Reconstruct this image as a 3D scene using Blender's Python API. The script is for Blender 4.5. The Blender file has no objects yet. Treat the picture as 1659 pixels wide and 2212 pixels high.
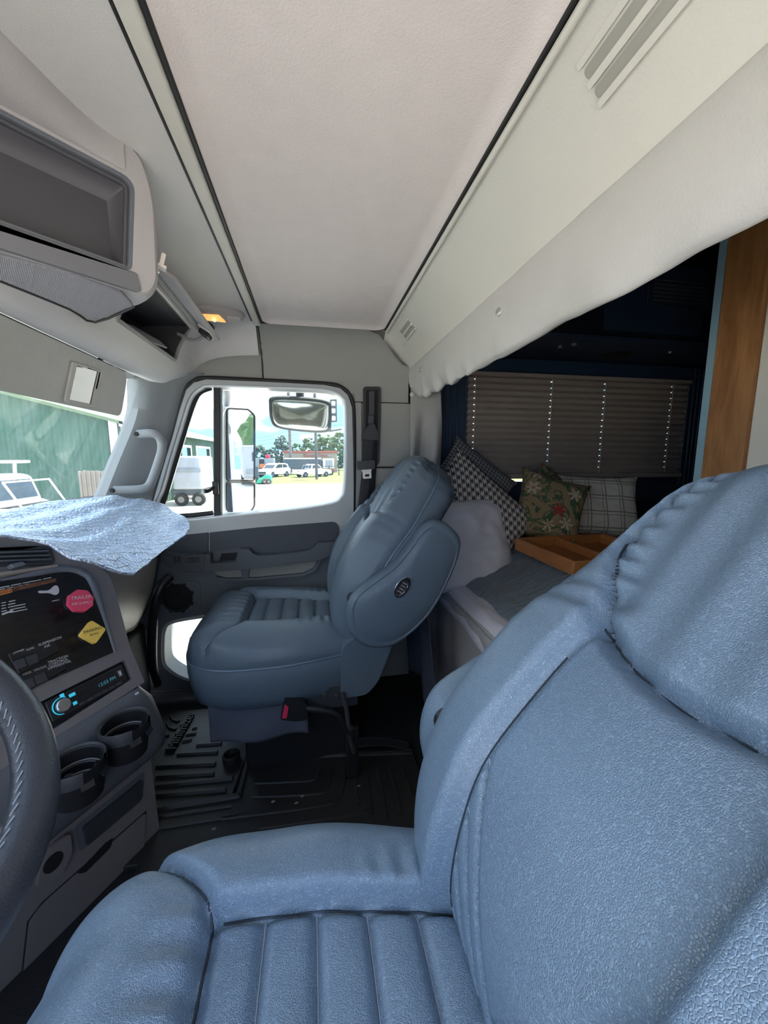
import bpy, bmesh, math, random
from mathutils import Vector as V, Matrix, noise, geometry
R = math.radians
S = bpy.context.scene
COL = S.collection
random.seed(7)
PI = math.pi

# ------------------------------------------------------------------ camera
# x: towards the rear of the truck, y: towards the passenger door, z: up; cab floor z = 0
FPX, CX, CY = 831.0, 829.5, 1106.0
PITCH = math.atan((CY - 988.0) / FPX)
YAW = math.atan((CX - 673.0) / (FPX / math.cos(PITCH)))
CAMP = V((0, 0, 1.12))
FWD = V((math.sin(YAW) * math.cos(PITCH), math.cos(YAW) * math.cos(PITCH), -math.sin(PITCH)))
RGT = V((math.cos(YAW), -math.sin(YAW), 0))
UPV = RGT.cross(FWD)
cd = bpy.data.cameras.new('camera')
cam = bpy.data.objects.new('camera', cd)
COL.objects.link(cam)
cd.sensor_fit = 'HORIZONTAL'
cd.sensor_width = 36.0
cd.lens = 36.0 * FPX / 1659.0
cd.clip_start = 0.02
cd.clip_end = 500
cam.matrix_world = Matrix.Translation(CAMP) @ Matrix((RGT, UPV, -FWD)).transposed().to_4x4()
S.camera = cam

# ------------------------------------------------------------------ exposure, sky, sun
S.view_settings.view_transform = 'Standard'
S.view_settings.look = 'None'
S.view_settings.gamma = 1.0
S.view_settings.use_curve_mapping = False
S.view_settings.exposure = 0.66
W = bpy.data.worlds.new('sky'); S.world = W
W.use_nodes = True
wn = W.node_tree.nodes; wl = W.node_tree.links
for n in list(wn): wn.remove(n)
wo = wn.new('ShaderNodeOutputWorld'); bg = wn.new('ShaderNodeBackground')
tc = wn.new('ShaderNodeTexCoord'); mp = wn.new('ShaderNodeMapping'); nz = wn.new('ShaderNodeTexNoise')
cr = wn.new('ShaderNodeValToRGB')
mp.inputs['Scale'].default_value = (1.0, 1.0, 2.6)
nz.inputs['Scale'].default_value = 2.3; nz.inputs['Detail'].default_value = 6; nz.inputs['Roughness'].default_value = .55
cr.color_ramp.elements[0].position = .44; cr.color_ramp.elements[0].color = (.21, .42, .80, 1)
cr.color_ramp.elements[1].position = .57; cr.color_ramp.elements[1].color = (.97, .98, 1.0, 1)
wl.new(tc.outputs['Generated'], mp.inputs['Vector']); wl.new(mp.outputs['Vector'], nz.inputs['Vector'])
wl.new(nz.outputs['Fac'], cr.inputs['Fac']); wl.new(cr.outputs['Color'], bg.inputs['Color'])
bg.inputs['Strength'].default_value = 2.5
wl.new(bg.outputs['Background'], wo.inputs['Surface'])
sd = bpy.data.lights.new('sun', 'SUN'); sun = bpy.data.objects.new('sun', sd); COL.objects.link(sun)
sd.energy = 10.0; sd.angle = R(.6); sd.color = (1.0, .95, .86)
sdir = V((.50, .20, 1.0)).normalized()          # towards the sun: high, a little to the rear
sun.rotation_euler = sdir.to_track_quat('Z', 'Y').to_euler(); sun.location = (3, 3, 20)
# ------------------------------------------------------------------ geometry helpers
def ray(px, py):
    return FWD * FPX + RGT * (px - CX) - UPV * (py - CY)
def P(px, py, X=None, Y=None, Z=None):
    d = ray(px, py)
    i, v = (0, X) if X is not None else ((1, Y) if Y is not None else (2, Z))
    return CAMP + d * ((v - CAMP[i]) / d[i])
def PL(px, py, o, n):
    d = ray(px, py); return CAMP + d * ((V(o) - CAMP).dot(n) / d.dot(n))
class Fr:                       # a flat frame: o + d*u + u*v + n*h
    def __init__(s, o, d, u, n=None):
        s.o = V(o); s.d = V(d).normalized(); s.u = V(u).normalized(); s.n = V(n).normalized() if n is not None else s.d.cross(s.u)
    def __call__(s, a, b, h=0.0): return s.o + s.d * a + s.u * b + s.n * h
    def uv(s, px, py):
        q = PL(px, py, s.o, s.n) - s.o; return (q.dot(s.d), q.dot(s.u))
    def sub(s, a, b, h=0): return Fr(s(a, b, h), s.d, s.u, s.n)
def azframe(o, az, lean):
    a, l = R(az), R(lean)
    d = V((math.sin(a), math.cos(a), 0)); n = V((math.cos(a), -math.sin(a), 0))
    return Fr(o, d, -math.sin(l) * n + math.cos(l) * V((0, 0, 1)), math.cos(l) * n + math.sin(l) * V((0, 0, 1)))
WL = {}
def root_of(o):
    return WL[o.name]
def thing(name, label, cat, loc=(0, 0, 0), group=None, kind=None):
    o = bpy.data.objects.new(name, None); COL.objects.link(o); o.location = V(loc)
    o.empty_display_size = .05
    WL[o.name] = V(loc); tag(o, label, cat, group, kind); return o
def tag(o, label=None, cat=None, group=None, kind=None):
    if label: o['label'] = label
    if cat: o['category'] = cat
    if group: o['group'] = group
    if kind: o['kind'] = kind
    return o
def mk(name, vs, fs, mat, parent=None, ang=40, smooth=True, rot=None):
    """vs in world space; the origin goes to the bottom centre of its box (rot: object axes kept as a rotation matrix)"""
    vs = [V(v) for v in vs]
    lo = [min(v[i] for v in vs) for i in range(3)]; hi = [max(v[i] for v in vs) for i in range(3)]
    org = V(((lo[0] + hi[0]) / 2, (lo[1] + hi[1]) / 2, lo[2]))
    me = bpy.data.meshes.new(name)
    if rot is not None:
        ri = rot.inverted(); me.from_pydata([ri @ (v - org) for v in vs], [], fs)
    else:
        me.from_pydata([v - org for v in vs], [], fs)
    bm = bmesh.new(); bm.from_mesh(me); bmesh.ops.remove_doubles(bm, verts=bm.verts, dist=1e-6)
    bmesh.ops.recalc_face_normals(bm, faces=bm.faces); bm.to_mesh(me); bm.free()
    if smooth:
        me.polygons.foreach_set('use_smooth', [True] * len(me.polygons)); me.set_sharp_from_angle(angle=R(ang))
    me.materials.append(M[mat] if isinstance(mat, str) else mat)
    o = bpy.data.objects.new(name, me); COL.objects.link(o)
    WL[o.name] = org
    o.location = org
    if rot is not None: o.rotation_euler = rot.to_euler()
    if parent:
        o.parent = parent; o.location = org - WL[parent.name]
    return o
def recalc(o): return o
def boxg(fr, a0, a1, b0, b1, h0, h1):
    vs = [fr(a, b, h) for h in (h0, h1) for b in (b0, b1) for a in (a0, a1)]
    fs = [(0, 1, 3, 2), (4, 6, 7, 5), (0, 4, 5, 1), (2, 3, 7, 6), (0, 2, 6, 4), (1, 5, 7, 3)]
    return vs, fs
WF = Fr((0, 0, 0), (1, 0, 0), (0, 1, 0), (0, 0, 1))
def join(parts):
    vs, fs = [], []
    for v, f in parts:
        k = len(vs); vs += list(v); fs += [tuple(i + k for i in q) for q in f]
    return vs, fs
def addbev(o, w, seg=2, ang=35):
    if w:
        m = o.modifiers.new('bevel', 'BEVEL'); m.width = w; m.segments = seg; m.limit_method = 'ANGLE'; m.angle_limit = R(ang)
    return o
def box(name, fr, a0, a1, b0, b1, h0, h1, mat, parent=None, bev=.003, seg=2):
    v, f = boxg(fr, a0, a1, b0, b1, h0, h1)
    return addbev(mk(name, v, f, mat, parent), bev, seg)
def wbox(name, x0, x1, y0, y1, z0, z1, mat, parent=None, bev=.003, seg=2):
    return box(name, WF, x0, x1, y0, y1, z0, z1, mat, parent, bev, seg)
def catmull(pts, n, closed=False):
    pts = [V(p) for p in pts]; out = []; m = len(pts)
    segs = m if closed else m - 1
    for i in range(segs):
        if closed: p0, p1, p2, p3 = pts[(i - 1) % m], pts[i], pts[(i + 1) % m], pts[(i + 2) % m]
        else: p0, p1, p2, p3 = pts[max(i - 1, 0)], pts[i], pts[i + 1], pts[min(i + 2, m - 1)]
        for k in range(n):
            t = k / n
            out.append(.5 * ((2 * p1) + (p2 - p0) * t + (2 * p0 - 5 * p1 + 4 * p2 - p3) * t * t + (3 * p1 - p0 - 3 * p2 + p3) * t ** 3))
    if not closed: out.append(pts[-1])
    return out
def tubeg(pts, r, n=8, closed=False, flat=None):
    """r: number or list; flat: (ratio, axis) squashes the section along an axis"""
    m = len(pts); vs = []; fs = []
    if isinstance(r, (list, tuple)):
        rr = []
        for i in range(m):
            k = i / max(1, m - 1) * (len(r) - 1); j = min(len(r) - 2, int(k)); rr.append(r[j] + (r[j + 1] - r[j]) * (k - j))
    else: rr = [r] * m
    prev = None
    for i, p in enumerate(pts):
        a = pts[(i - 1) % m] if (closed or i > 0) else pts[i]; b = pts[(i + 1) % m] if (closed or i < m - 1) else pts[i]
        t = (b - a).normalized()
        if prev is None:
            up = V((0, 0, 1)) if abs(t.z) < .9 else V((1, 0, 0)); s = t.cross(up).normalized()
        else:
            s = (prev - t * prev.dot(t)).normalized()
        prev = s; q = t.cross(s)
        for k in range(n):
            c = 2 * PI * k / n
            vs.append(p + (s * math.cos(c) + q * math.sin(c)) * rr[i])
    for i in range(m if closed else m - 1):
        for k in range(n):
            j = (i + 1) % m
            fs.append((i * n + k, i * n + (k + 1) % n, j * n + (k + 1) % n, j * n + k))
    if not closed:
        fs.append(tuple(range(n))[::-1]); fs.append(tuple((m - 1) * n + k for k in range(n)))
    return vs, fs
def tube(name, pts, r, mat, parent=None, n=10, sm=0, closed=False):
    pts = [V(p) for p in pts]
    if sm: pts = catmull(pts, sm, closed)
    v, f = tubeg(pts, r, n, closed); return mk(name, v, f, mat, parent, 50)
def cylg(c, ax, r, h, n=24, r2=None, bevel=0):
    c = V(c); ax = V(ax).normalized(); up = V((0, 0, 1)) if abs(ax.z) < .9 else V((1, 0, 0))
    s = ax.cross(up).normalized(); q = ax.cross(s); r2 = r if r2 is None else r2
    prof = [(r, 0), (r2, h)]
    if bevel: prof = [(r - bevel, 0), (r, bevel), (r2, h - bevel), (r2 - bevel, h)]
    vs = []; fs = []
    for rr, hh in prof:
        for k in range(n):
            a = 2 * PI * k / n; vs.append(c + ax * hh + (s * math.cos(a) + q * math.sin(a)) * rr)
    for i in range(len(prof) - 1):
        for k in range(n): fs.append((i * n + k, i * n + (k + 1) % n, (i + 1) * n + (k + 1) % n, (i + 1) * n + k))
    fs.append(tuple(range(n))[::-1]); fs.append(tuple((len(prof) - 1) * n + k for k in range(n)))
    return vs, fs
def cyl(name, c, ax, r, h, mat, parent=None, n=24, r2=None, bevel=0):
    v, f = cylg(c, ax, r, h, n, r2, bevel); return mk(name, v, f, mat, parent)
def lathe(name, c, ax, prof, mat, parent=None, n=28, a0=0, a1=2 * PI, ref=None):
    c = V(c); ax = V(ax).normalized(); up = V(ref) if ref is not None else (V((0, 0, 1)) if abs(ax.z) < .9 else V((1, 0, 0)))
    s = (up - ax * up.dot(ax)).normalized(); q = ax.cross(s); full = abs(a1 - a0 - 2 * PI) < 1e-4
    vs = []; fs = []; cnt = n if full else n + 1
    for rr, hh in prof:
        for k in range(cnt):
            a = a0 + (a1 - a0) * k / n; vs.append(c + ax * hh + (s * math.cos(a) + q * math.sin(a)) * rr)
    for i in range(len(prof) - 1):
        for k in range(n):
            j = (k + 1) % cnt; fs.append((i * cnt + k, i * cnt + j, (i + 1) * cnt + j, (i + 1) * cnt + k))
    return mk(name, vs, fs, mat, parent)
def surf(name, fn, nu, nv, mat, parent=None, thick=0, ang=60, skip=None, rot=None, off=-1):
    vs = [V(fn(i / nu, j / nv)) for j in range(nv + 1) for i in range(nu + 1)]
    fs = [(j * (nu + 1) + i, j * (nu + 1) + i + 1, (j + 1) * (nu + 1) + i + 1, (j + 1) * (nu + 1) + i) for j in range(nv) for i in range(nu) if not (skip and skip(i, j))]
    o = mk(name, vs, fs, mat, parent, ang, rot=rot)
    if thick:
        m = o.modifiers.new('thick', 'SOLIDIFY'); m.thickness = thick; m.offset = off
    return o
def arc_corners(poly, rad, n=5):
    """rounds the corners of a 2-D polygon"""
    out = []; m = len(poly)
    for i, p in enumerate(poly):
        p = V(p); a = V(poly[i - 1]); b = V(poly[(i + 1) % m])
        r = (rad[i] if i < len(rad) else 0) if isinstance(rad, (list, tuple)) else rad
        if r <= 0: out.append(p); continue
        da, db = (a - p), (b - p); r = min(r, da.length * .49, db.length * .49)
        s, e = p + da.normalized() * r, p + db.normalized() * r
        for k in range(n + 1):
            t = k / n; out.append(s * (1 - t) ** 2 + 2 * t * (1 - t) * p + e * t * t)
    return out
def prismg(fr, outline, h0, h1, holes=()):
    loops = [[V((p[0], p[1], 0)) for p in outline]] + [[V((p[0], p[1], 0)) for p in h] for h in holes]
    tris = geometry.tessellate_polygon(loops)
    flat = [p for l in loops for p in l]; n = len(flat)
    vs = [fr(p.x, p.y, h0) for p in flat] + [fr(p.x, p.y, h1) for p in flat]
    fs = [tuple(t) for t in tris] + [tuple(i + n for i in t[::-1]) for t in tris]
    k = 0
    for l in loops:
        m = len(l)
        for i in range(m): fs.append((k + i, k + (i + 1) % m, n + k + (i + 1) % m, n + k + i))
        k += m
    return vs, fs
def prism(name, fr, outline, h0, h1, mat, parent=None, holes=(), bev=0, ang=30):
    v, f = prismg(fr, outline, h0, h1, holes); o = mk(name, v, f, mat, parent, ang)
    if bev:
        m = o.modifiers.new('bevel', 'BEVEL'); m.width = bev; m.segments = 2; m.limit_method = 'ANGLE'; m.angle_limit = R(50)
    return o
def ring(name, fr, outer, inner, h0, h1, mat, parent=None, bev=0):
    m = len(outer); vs = [fr(p[0], p[1], h) for h in (h0, h1) for l in (outer, inner) for p in l]; fs = []
    for i in range(m):
        j = (i + 1) % m
        fs += [(i, j, m + j, m + i), (2 * m + i, 3 * m + i, 3 * m + j, 2 * m + j), (i, 2 * m + i, 2 * m + j, j), (m + i, m + j, 3 * m + j, 3 * m + i)]
    o = mk(name, vs, fs, mat, parent, 30)
    return addbev(o, bev, 2, 50)
def rrect(w, h, r, n=5, c=(0, 0)):
    return arc_corners([(c[0] - w / 2, c[1] - h / 2), (c[0] + w / 2, c[1] - h / 2), (c[0] + w / 2, c[1] + h / 2), (c[0] - w / 2, c[1] + h / 2)], r, n)
def ringg(fr, outer, inner, h0, h1): return prismg(fr, outer, h0, h1, [inner])
def cap(name, nu, nv, plan, height, walls, place, mat, parent=None, close=True, ang=70, ret=False):
    """upholstered shape: a (nu x nv) top that ends in walls given as rows of (outward offset, height, blend)"""
    top = []; hh = []
    for j in range(nv + 1):
        for i in range(nu + 1):
            u, v = -1 + 2 * i / nu, -1 + 2 * j / nv
            a, b = plan(u, v); top.append((a, b)); hh.append(height(u, v, a, b))
    vs = [V(place(p[0], p[1], h)) for p, h in zip(top, hh)]
    fs = [(j * (nu + 1) + i, j * (nu + 1) + i + 1, (j + 1) * (nu + 1) + i + 1, (j + 1) * (nu + 1) + i) for j in range(nv) for i in range(nu)]
    loop = [i for i in range(nu)] + [j * (nu + 1) + nu for j in range(nv)] + [nv * (nu + 1) + i for i in range(nu, 0, -1)] + [j * (nu + 1) for j in range(nv, 0, -1)]
    m = len(loop); nr = []
    for k in range(m):
        a = V(top[loop[(k - 2) % m]]); b = V(top[loop[(k + 2) % m]]); t = (b - a).normalized(); nr.append(V((t.y, -t.x)))
    prev = loop; rows = []
    for off, h, bl in walls:
        k0 = len(vs); row = []
        for k in range(m):
            a, b = top[loop[k]]; hv = hh[loop[k]] * (1 - bl) + h * bl
            vs.append(V(place(a + nr[k].x * off, b + nr[k].y * off, hv))); row.append(k0 + k)
        for k in range(m): fs.append((prev[(k + 1) % m], prev[k], row[k], row[(k + 1) % m]))
        prev = row; rows.append([vs[i] for i in row])
    if close:
        c = sum((vs[i] for i in prev), V((0, 0, 0))) / m; vs.append(c); ci = len(vs) - 1
        for k in range(m): fs.append((prev[(k + 1) % m], prev[k], ci))
    o = mk(name, vs, fs, mat, parent, ang)
    return (o, rows) if ret else o
def puff(name, outline, fr, prof, mat, parent=None, sm=6, ang=60):
    """padded shape from a closed outline (in fr): prof = rows of (scale, height)"""
    pts = [(p.x, p.y) for p in catmull([(q[0], q[1], 0) for q in outline], sm, True)]
    m = len(pts); cx = sum(p[0] for p in pts) / m; cy = sum(p[1] for p in pts) / m
    vs = []; fs = []
    for s, h in prof:
        for a, b in pts: vs.append(fr(cx + (a - cx) * s, cy + (b - cy) * s, h))
    for i in range(len(prof) - 1):
        for k in range(m): fs.append((i * m + k, i * m + (k + 1) % m, (i + 1) * m + (k + 1) % m, (i + 1) * m + k))
    fs.append(tuple(range(m))[::-1]); fs.append(tuple((len(prof) - 1) * m + k for k in range(m)))
    return mk(name, vs, fs, mat, parent, ang)
def text(name, s, fr, size, mat, parent=None, h=.0004, ext=.0, align='LEFT'):
    cu = bpy.data.curves.new('letters', 'FONT'); cu.body = s; cu.size = size; cu.extrude = ext; cu.align_x = align; cu.resolution_u = 3
    t = bpy.data.objects.new('letters', cu); COL.objects.link(t)
    bpy.context.view_layer.update()
    me = bpy.data.meshes.new_from_object(t.evaluated_get(bpy.context.evaluated_depsgraph_get()))
    vs = [fr(v.co.x, v.co.y, h + v.co.z) for v in me.vertices]; fs = [tuple(p.vertices) for p in me.polygons]
    bpy.data.objects.remove(t); bpy.data.curves.remove(cu); bpy.data.meshes.remove(me)
    return mk(name, vs, fs, mat, parent, smooth=False)
def sstep(a, b, x):
    t = max(0, min(1, (x - a) / (b - a))); return t * t * (3 - 2 * t)
def gr(d, w): return math.exp(-(d / w) ** 2)
def nse(x, y=0, z=0): return noise.noise(V((x, y, z)))

# ------------------------------------------------------------------ materials
M = {}
class NB:
    def __init__(s, name):
        s.m = bpy.data.materials.new(name); s.m.use_nodes = True; s.t = s.m.node_tree
        s.b = s.t.nodes['Principled BSDF']; s.out = s.t.nodes['Material Output']; M[name] = s.m
        s._tc = None
    def n(s, t): return s.t.nodes.new(t)
    def l(s, a, b): s.t.links.new(a, b)
    def obj(s):
        if not s._tc: s._tc = s.n('ShaderNodeTexCoord')
        return s._tc.outputs['Object']
    def math(s, op, a, b=None, c=None):
        q = s.n('ShaderNodeMath'); q.operation = op
        for i, x in enumerate((a, b, c)):
            if x is None: continue
            if isinstance(x, (int, float)): q.inputs[i].default_value = x
            else: s.l(x, q.inputs[i])
        return q.outputs[0]
    def noise(s, scale, detail=3, rough=.5, vec=None, dist=0):
        q = s.n('ShaderNodeTexNoise'); q.inputs['Scale'].default_value = scale; q.inputs['Detail'].default_value = detail
        q.inputs['Roughness'].default_value = rough; q.inputs['Distortion'].default_value = dist
        s.l(vec or s.obj(), q.inputs['Vector']); return q.outputs['Fac']
    def voro(s, scale, feat='F1', vec=None):
        q = s.n('ShaderNodeTexVoronoi'); q.feature = feat; q.inputs['Scale'].default_value = scale
        s.l(vec or s.obj(), q.inputs['Vector']); return q.outputs['Distance']
    def mapping(s, sc, rot=(0, 0, 0)):
        q = s.n('ShaderNodeMapping'); q.inputs['Scale'].default_value = sc; q.inputs['Rotation'].default_value = rot
        s.l(s.obj(), q.inputs['Vector']); return q.outputs['Vector']
    def ramp(s, f, stops):
        q = s.n('ShaderNodeValToRGB'); e = q.color_ramp.elements
        while len(e) < len(stops): e.new(.5)
        for k, (p, c) in enumerate(stops): e[k].position = p; e[k].color = (*c, 1)
        s.l(f, q.inputs['Fac']); return q.outputs['Color']
    def mix(s, f, a, b):
        q = s.n('ShaderNodeMix'); q.data_type = 'RGBA'
        for x, i in ((f, 0), (a, 6), (b, 7)):
            if isinstance(x, (int, float)): q.inputs[i].default_value = x
            elif isinstance(x, tuple): q.inputs[i].default_value = (*x, 1)
            else: s.l(x, q.inputs[i])
        return q.outputs[2]
    def sep(s, vec=None):
        q = s.n('ShaderNodeSeparateXYZ'); s.l(vec or s.obj(), q.inputs[0]); return q.outputs
    def color(s, c):
        if isinstance(c, tuple): s.b.inputs['Base Color'].default_value = (*c, 1)
        else: s.l(c, s.b.inputs['Base Color'])
        return s
    def bump(s, h, dist=.001, strength=1):
        q = s.n('ShaderNodeBump'); q.inputs['Distance'].default_value = dist; q.inputs['Strength'].default_value = strength
        s.l(h, q.inputs['Height']); s.l(q.outputs['Normal'], s.b.inputs['Normal']); return s
    def pbr(s, rough=.5, metal=0, spec=.5, coat=0, sheen=0):
        s.b.inputs['Roughness'].default_value = rough; s.b.inputs['Metallic'].default_value = metal
        s.b.inputs['Specular IOR Level'].default_value = spec; s.b.inputs['Coat Weight'].default_value = coat
        s.b.inputs['Sheen Weight'].default_value = sheen; return s
def srgb(r, g, b):
    f = lambda c: (c / 255 / 12.92) if c / 255 <= .04045 else ((c / 255 + .055) / 1.055) ** 2.4
    return (f(r), f(g), f(b))
def plain(name, c, rough=.5, metal=0, var=.12, vs=6, grain=0, gs=400, spec=.5):
    b = NB(name).pbr(rough, metal, spec)
    if var:
        d = tuple(x * (1 - var) for x in c); e = tuple(min(1, x * (1 + var)) for x in c)
        b.color(b.mix(b.noise(vs, 4), d, e))
    else: b.color(c)
    if grain: b.bump(b.noise(gs, 3), grain)
    return b
def leather(name, c1, c2, cell=430):
    b = NB(name).pbr(.40, 0, .8, coat=.35); b.b.inputs['Coat Roughness'].default_value = .38
    w = b.noise(5, 5, .6)
    v = b.voro(cell, 'DISTANCE_TO_EDGE'); v2 = b.math('MINIMUM', b.math('MULTIPLY', v, 5), 1)
    n = b.noise(cell * .25, 4)
    col = b.mix(w, c1, c2)
    b.color(b.mix(b.math('MULTIPLY', b.math('SUBTRACT', 1, v2), .6), col, tuple(min(1, x * 1.6) for x in c2)))
    b.bump(b.math('ADD', v2, b.math('MULTIPLY', n, .6)), .0006, .85); return b
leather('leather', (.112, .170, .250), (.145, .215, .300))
leather('leather_shaded', (.056, .086, .124), (.075, .112, .155), 560)  # same seat leather darkened: the passenger seat's shade is put into the colour
plain('leather_back', (.018, .024, .035), .5)
plain('wheel_leather', (.040, .044, .058), .38, var=.1, grain=.0006, gs=300)
plain('skirt_cloth', (.07, .076, .105), .85, grain=.0006, gs=300)
plain('cloth_navy', (.05, .065, .10), .85, grain=.0006, gs=300)
plain('vent_shadow', (.33, .32, .28), .7)
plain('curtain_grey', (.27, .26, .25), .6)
plain('pod_chin', (.17, .17, .18), .5)
plain('piping', (.09, .135, .19), .45)
plain('seam', (.022, .034, .052), .6)
plain('stitch', (.30, .34, .40), .7)
plain('headliner', (.74, .67, .635), .95, var=.05, vs=20, grain=.0007, gs=300)
plain('liner', (.64, .62, .60), .75, var=.05, grain=.0005, gs=500)
plain('trim_grey', (.29, .29, .27), .65, var=.05, grain=.0005, gs=500)
plain('header_beige', (.62, .60, .535), .6, var=.05, grain=.0003, gs=180)
plain('pillar_grey', (.25, .265, .27), .7, var=.05, grain=.0005, gs=500)
plain('door_grey', (.36, .375, .375), .6, var=.05, grain=.0005, gs=500)
plain('door_lower_shaded', (.085, .10, .115), .65, var=.08, grain=.0006, gs=400)  # darker copy of the door grey, partly shade put into its colour
plain('door_dark', (.032, .039, .050), .6, var=.08, grain=.0006, gs=400)
plain('armrest_dark', (.045, .054, .066), .5, var=.08, grain=.0006, gs=400)
plain('pocket_grey', (.20, .20, .185), .7, var=.12)
plain('black_plastic', (.012, .012, .014), .42, var=.1)
plain('black_rubber', (.012, .012, .013), .6, var=.2)
plain('soft_black', (.004, .004, .005), .8, var=.1)
plain('dash_grey', (.165, .150, .155), .5, var=.07, grain=.0006, gs=420)
plain('dash_dark', (.035, .036, .042), .5, var=.08, grain=.0006, gs=420)
plain('dash_blue', (.085, .09, .108), .5, var=.08, grain=.0006, gs=420)
plain('glovebox', (.30, .25, .22), .42, var=.1, grain=.0006, gs=300)
plain('pod_grey', (.45, .425, .42), .65, var=.05, grain=.0005, gs=500)
plain('pod_dark', (.085, .083, .095), .6, var=.06)
plain('screen_dark', (.072, .068, .077), .55, var=.04)
plain('frame_blue', (.135, .145, .165), .5, var=.06)
plain('visor', (.47, .455, .42), .7, var=.08, vs=25, grain=.001, gs=60)
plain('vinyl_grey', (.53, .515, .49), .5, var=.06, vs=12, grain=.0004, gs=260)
plain('snap', (.45, .44, .43), .35, metal=.6)
plain('chrome', (.78, .79, .80), .12, metal=1, var=0)
plain('steel', (.55, .56, .58), .35, metal=1, var=.1)
plain('brass', (.55, .36, .08), .35, metal=1, var=.1)
plain('clip_white', (.72, .66, .60), .35)
plain('belt_web', (.016, .017, .022), .75, grain=.0008, gs=700)
plain('red_plastic', (.62, .03, .08), .35, var=.06)
plain('pink_red', (.70, .06, .13), .4, var=.06)
plain('yellow_plastic', (.78, .52, .10), .4, var=.06)
plain('print_white', (.55, .55, .55), .6, var=0)
plain('print_black', (.012, .012, .012), .6, var=0)
plain('print_orange', (.62, .20, .05), .6, var=0)
plain('print_brown', (.12, .055, .035), .6, var=0)
plain('sticker_silver', (.52, .50, .52), .45)
plain('mat_rubber', (.020, .019, .0185), .5, var=.25, vs=9, grain=.0008, gs=300)
plain('carpet', (.010, .010, .012), .98, grain=.003, gs=350)
plain('wall_navy', (.012, .026, .052), .55, var=.15)
plain('navy_trim', (.018, .038, .075), .45, var=.15)
plain('cabinet_navy', (.006, .010, .02), .45, var=.15)
plain('pale_blue', (.30, .48, .57), .5, var=.12, vs=14)
plain('cream', (.85, .81, .72), .5, var=.05)
plain('bed_cover', (.42, .42, .45), .85, var=.08, grain=.001, gs=160)
plain('sheet', (.70, .70, .82), .85, var=.04, grain=.001, gs=90)
plain('pillowcase', (.74, .72, .76), .85, var=.04, vs=9, grain=.0018, gs=45)
plain('cord', (.5, .48, .44), .8, var=0)
plain('paper', (.74, .72, .72), .8, var=.04)
plain('white_paint', (.78, .79, .80), .28, var=.04)
plain('silver_paint', (.32, .33, .36), .3, var=.05)
plain('grey_paint', (.22, .23, .25), .4, var=.08)
plain('dark_glass', (.03, .04, .045), .08, var=0)
plain('tail_red', (.45, .02, .02), .3, var=0)
plain('tyre', (.02, .02, .021), .8)
plain('hub', (.16, .165, .17), .35, metal=.7)
plain('pole_wood', (.16, .14, .13), .9, var=.25)
plain('pole_metal', (.07, .08, .09), .6)
plain('machine_green', (.03, .36, .24), .45, var=.15)
plain('roof_green', (.12, .17, .09), .6, var=.08)
plain('shop_cream', (.34, .29, .23), .8, var=.06)
plain('shop_red', (.42, .10, .07), .7, var=.08)
plain('orange_sign', (.75, .22, .05), .5)
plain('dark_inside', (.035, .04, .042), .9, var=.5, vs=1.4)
plain('trunk', (.10, .075, .055), .95, var=.3)
plain('fence_board', (.24, .20, .17), .9, var=.25, vs=2)
plain('amber_off', (.5, .3, .1), .3)
def emis(name, c, s):
    b = NB(name).color(c).pbr(.4); b.b.inputs['Emission Color'].default_value = (*c, 1); b.b.inputs['Emission Strength'].default_value = s
emis('cyan_led', (.05, .50, .70), .35); emis('lcd_digits', (.08, .36, .44), .2); emis('bulb', (1.0, .62, .22), 9.0)
emis('amber_lens', (1.0, .42, .12), .75)
b = NB('clear_lens').color((.62, .61, .58)).pbr(.15, 0, .6)
# woods
b = NB('wood_dash').pbr(.28, 0, .5)
v = b.mapping((3, 6, 40)); b.color(b.ramp(b.noise(3, 6, .6, v, 1.2), [(.3, (.004, .004, .005)), (.7, (.016, .015, .016))]))
def wood(name, c1, c2, sc, rough=.45):
    b = NB(name).pbr(rough); v = b.mapping(sc); f = b.noise(2.2, 8, .65, v, 1.6)
    b.color(b.ramp(f, [(.28, c1), (.5, tuple((x + y) / 2 for x, y in zip(c1, c2))), (.72, c2)])); b.bump(f, .0006)
wood('wood_post', (.27, .105, .035), (.55, .27, .10), (9, 9, 1.3))
wood('wood_tray', (.34, .125, .038), (.52, .22, .075), (3, 3, 12))
# silver bubble foil
b = NB('foil').pbr(.42, .55, .6)
vq = b.math('SUBTRACT', 1, b.voro(150))
bk = b.n('ShaderNodeTexBrick'); bk.inputs['Scale'].default_value = 16; bk.inputs['Mortar Size'].default_value = .014; bk.inputs['Brick Width'].default_value = 2.4; bk.inputs['Row Height'].default_value = .24; bk.inputs['Mortar Smooth'].default_value = .6
dsv = b.n('ShaderNodeVectorMath'); dsv.operation = 'ADD'
nq = b.n('ShaderNodeTexNoise'); nq.inputs['Scale'].default_value = 16; nq.inputs['Detail'].default_value = 4; b.l(b.obj(), nq.inputs['Vector'])
scv = b.n('ShaderNodeVectorMath'); scv.operation = 'SCALE'; scv.inputs['Scale'].default_value = .035; b.l(nq.outputs['Color'], scv.inputs[0])
b.l(b.mapping((1, 1, 1), (0, 0, R(-75))), dsv.inputs[0]); b.l(scv.outputs[0], dsv.inputs[1]); b.l(dsv.outputs[0], bk.inputs['Vector'])
crk = bk.outputs['Fac']
b.color(b.mix(b.math('MULTIPLY', crk, .85), b.mix(b.math('POWER', b.voro(130), .6), (.92, .97, 1.0), (.40, .52, .74)), (.22, .29, .40)))
b.bump(b.math('SUBTRACT', b.math('ADD', b.math('MULTIPLY', vq, .6), b.math('MULTIPLY', b.noise(26, 5, .65), 1.4)), b.math('MULTIPLY', crk, 1.0)), .004, 1)
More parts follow.
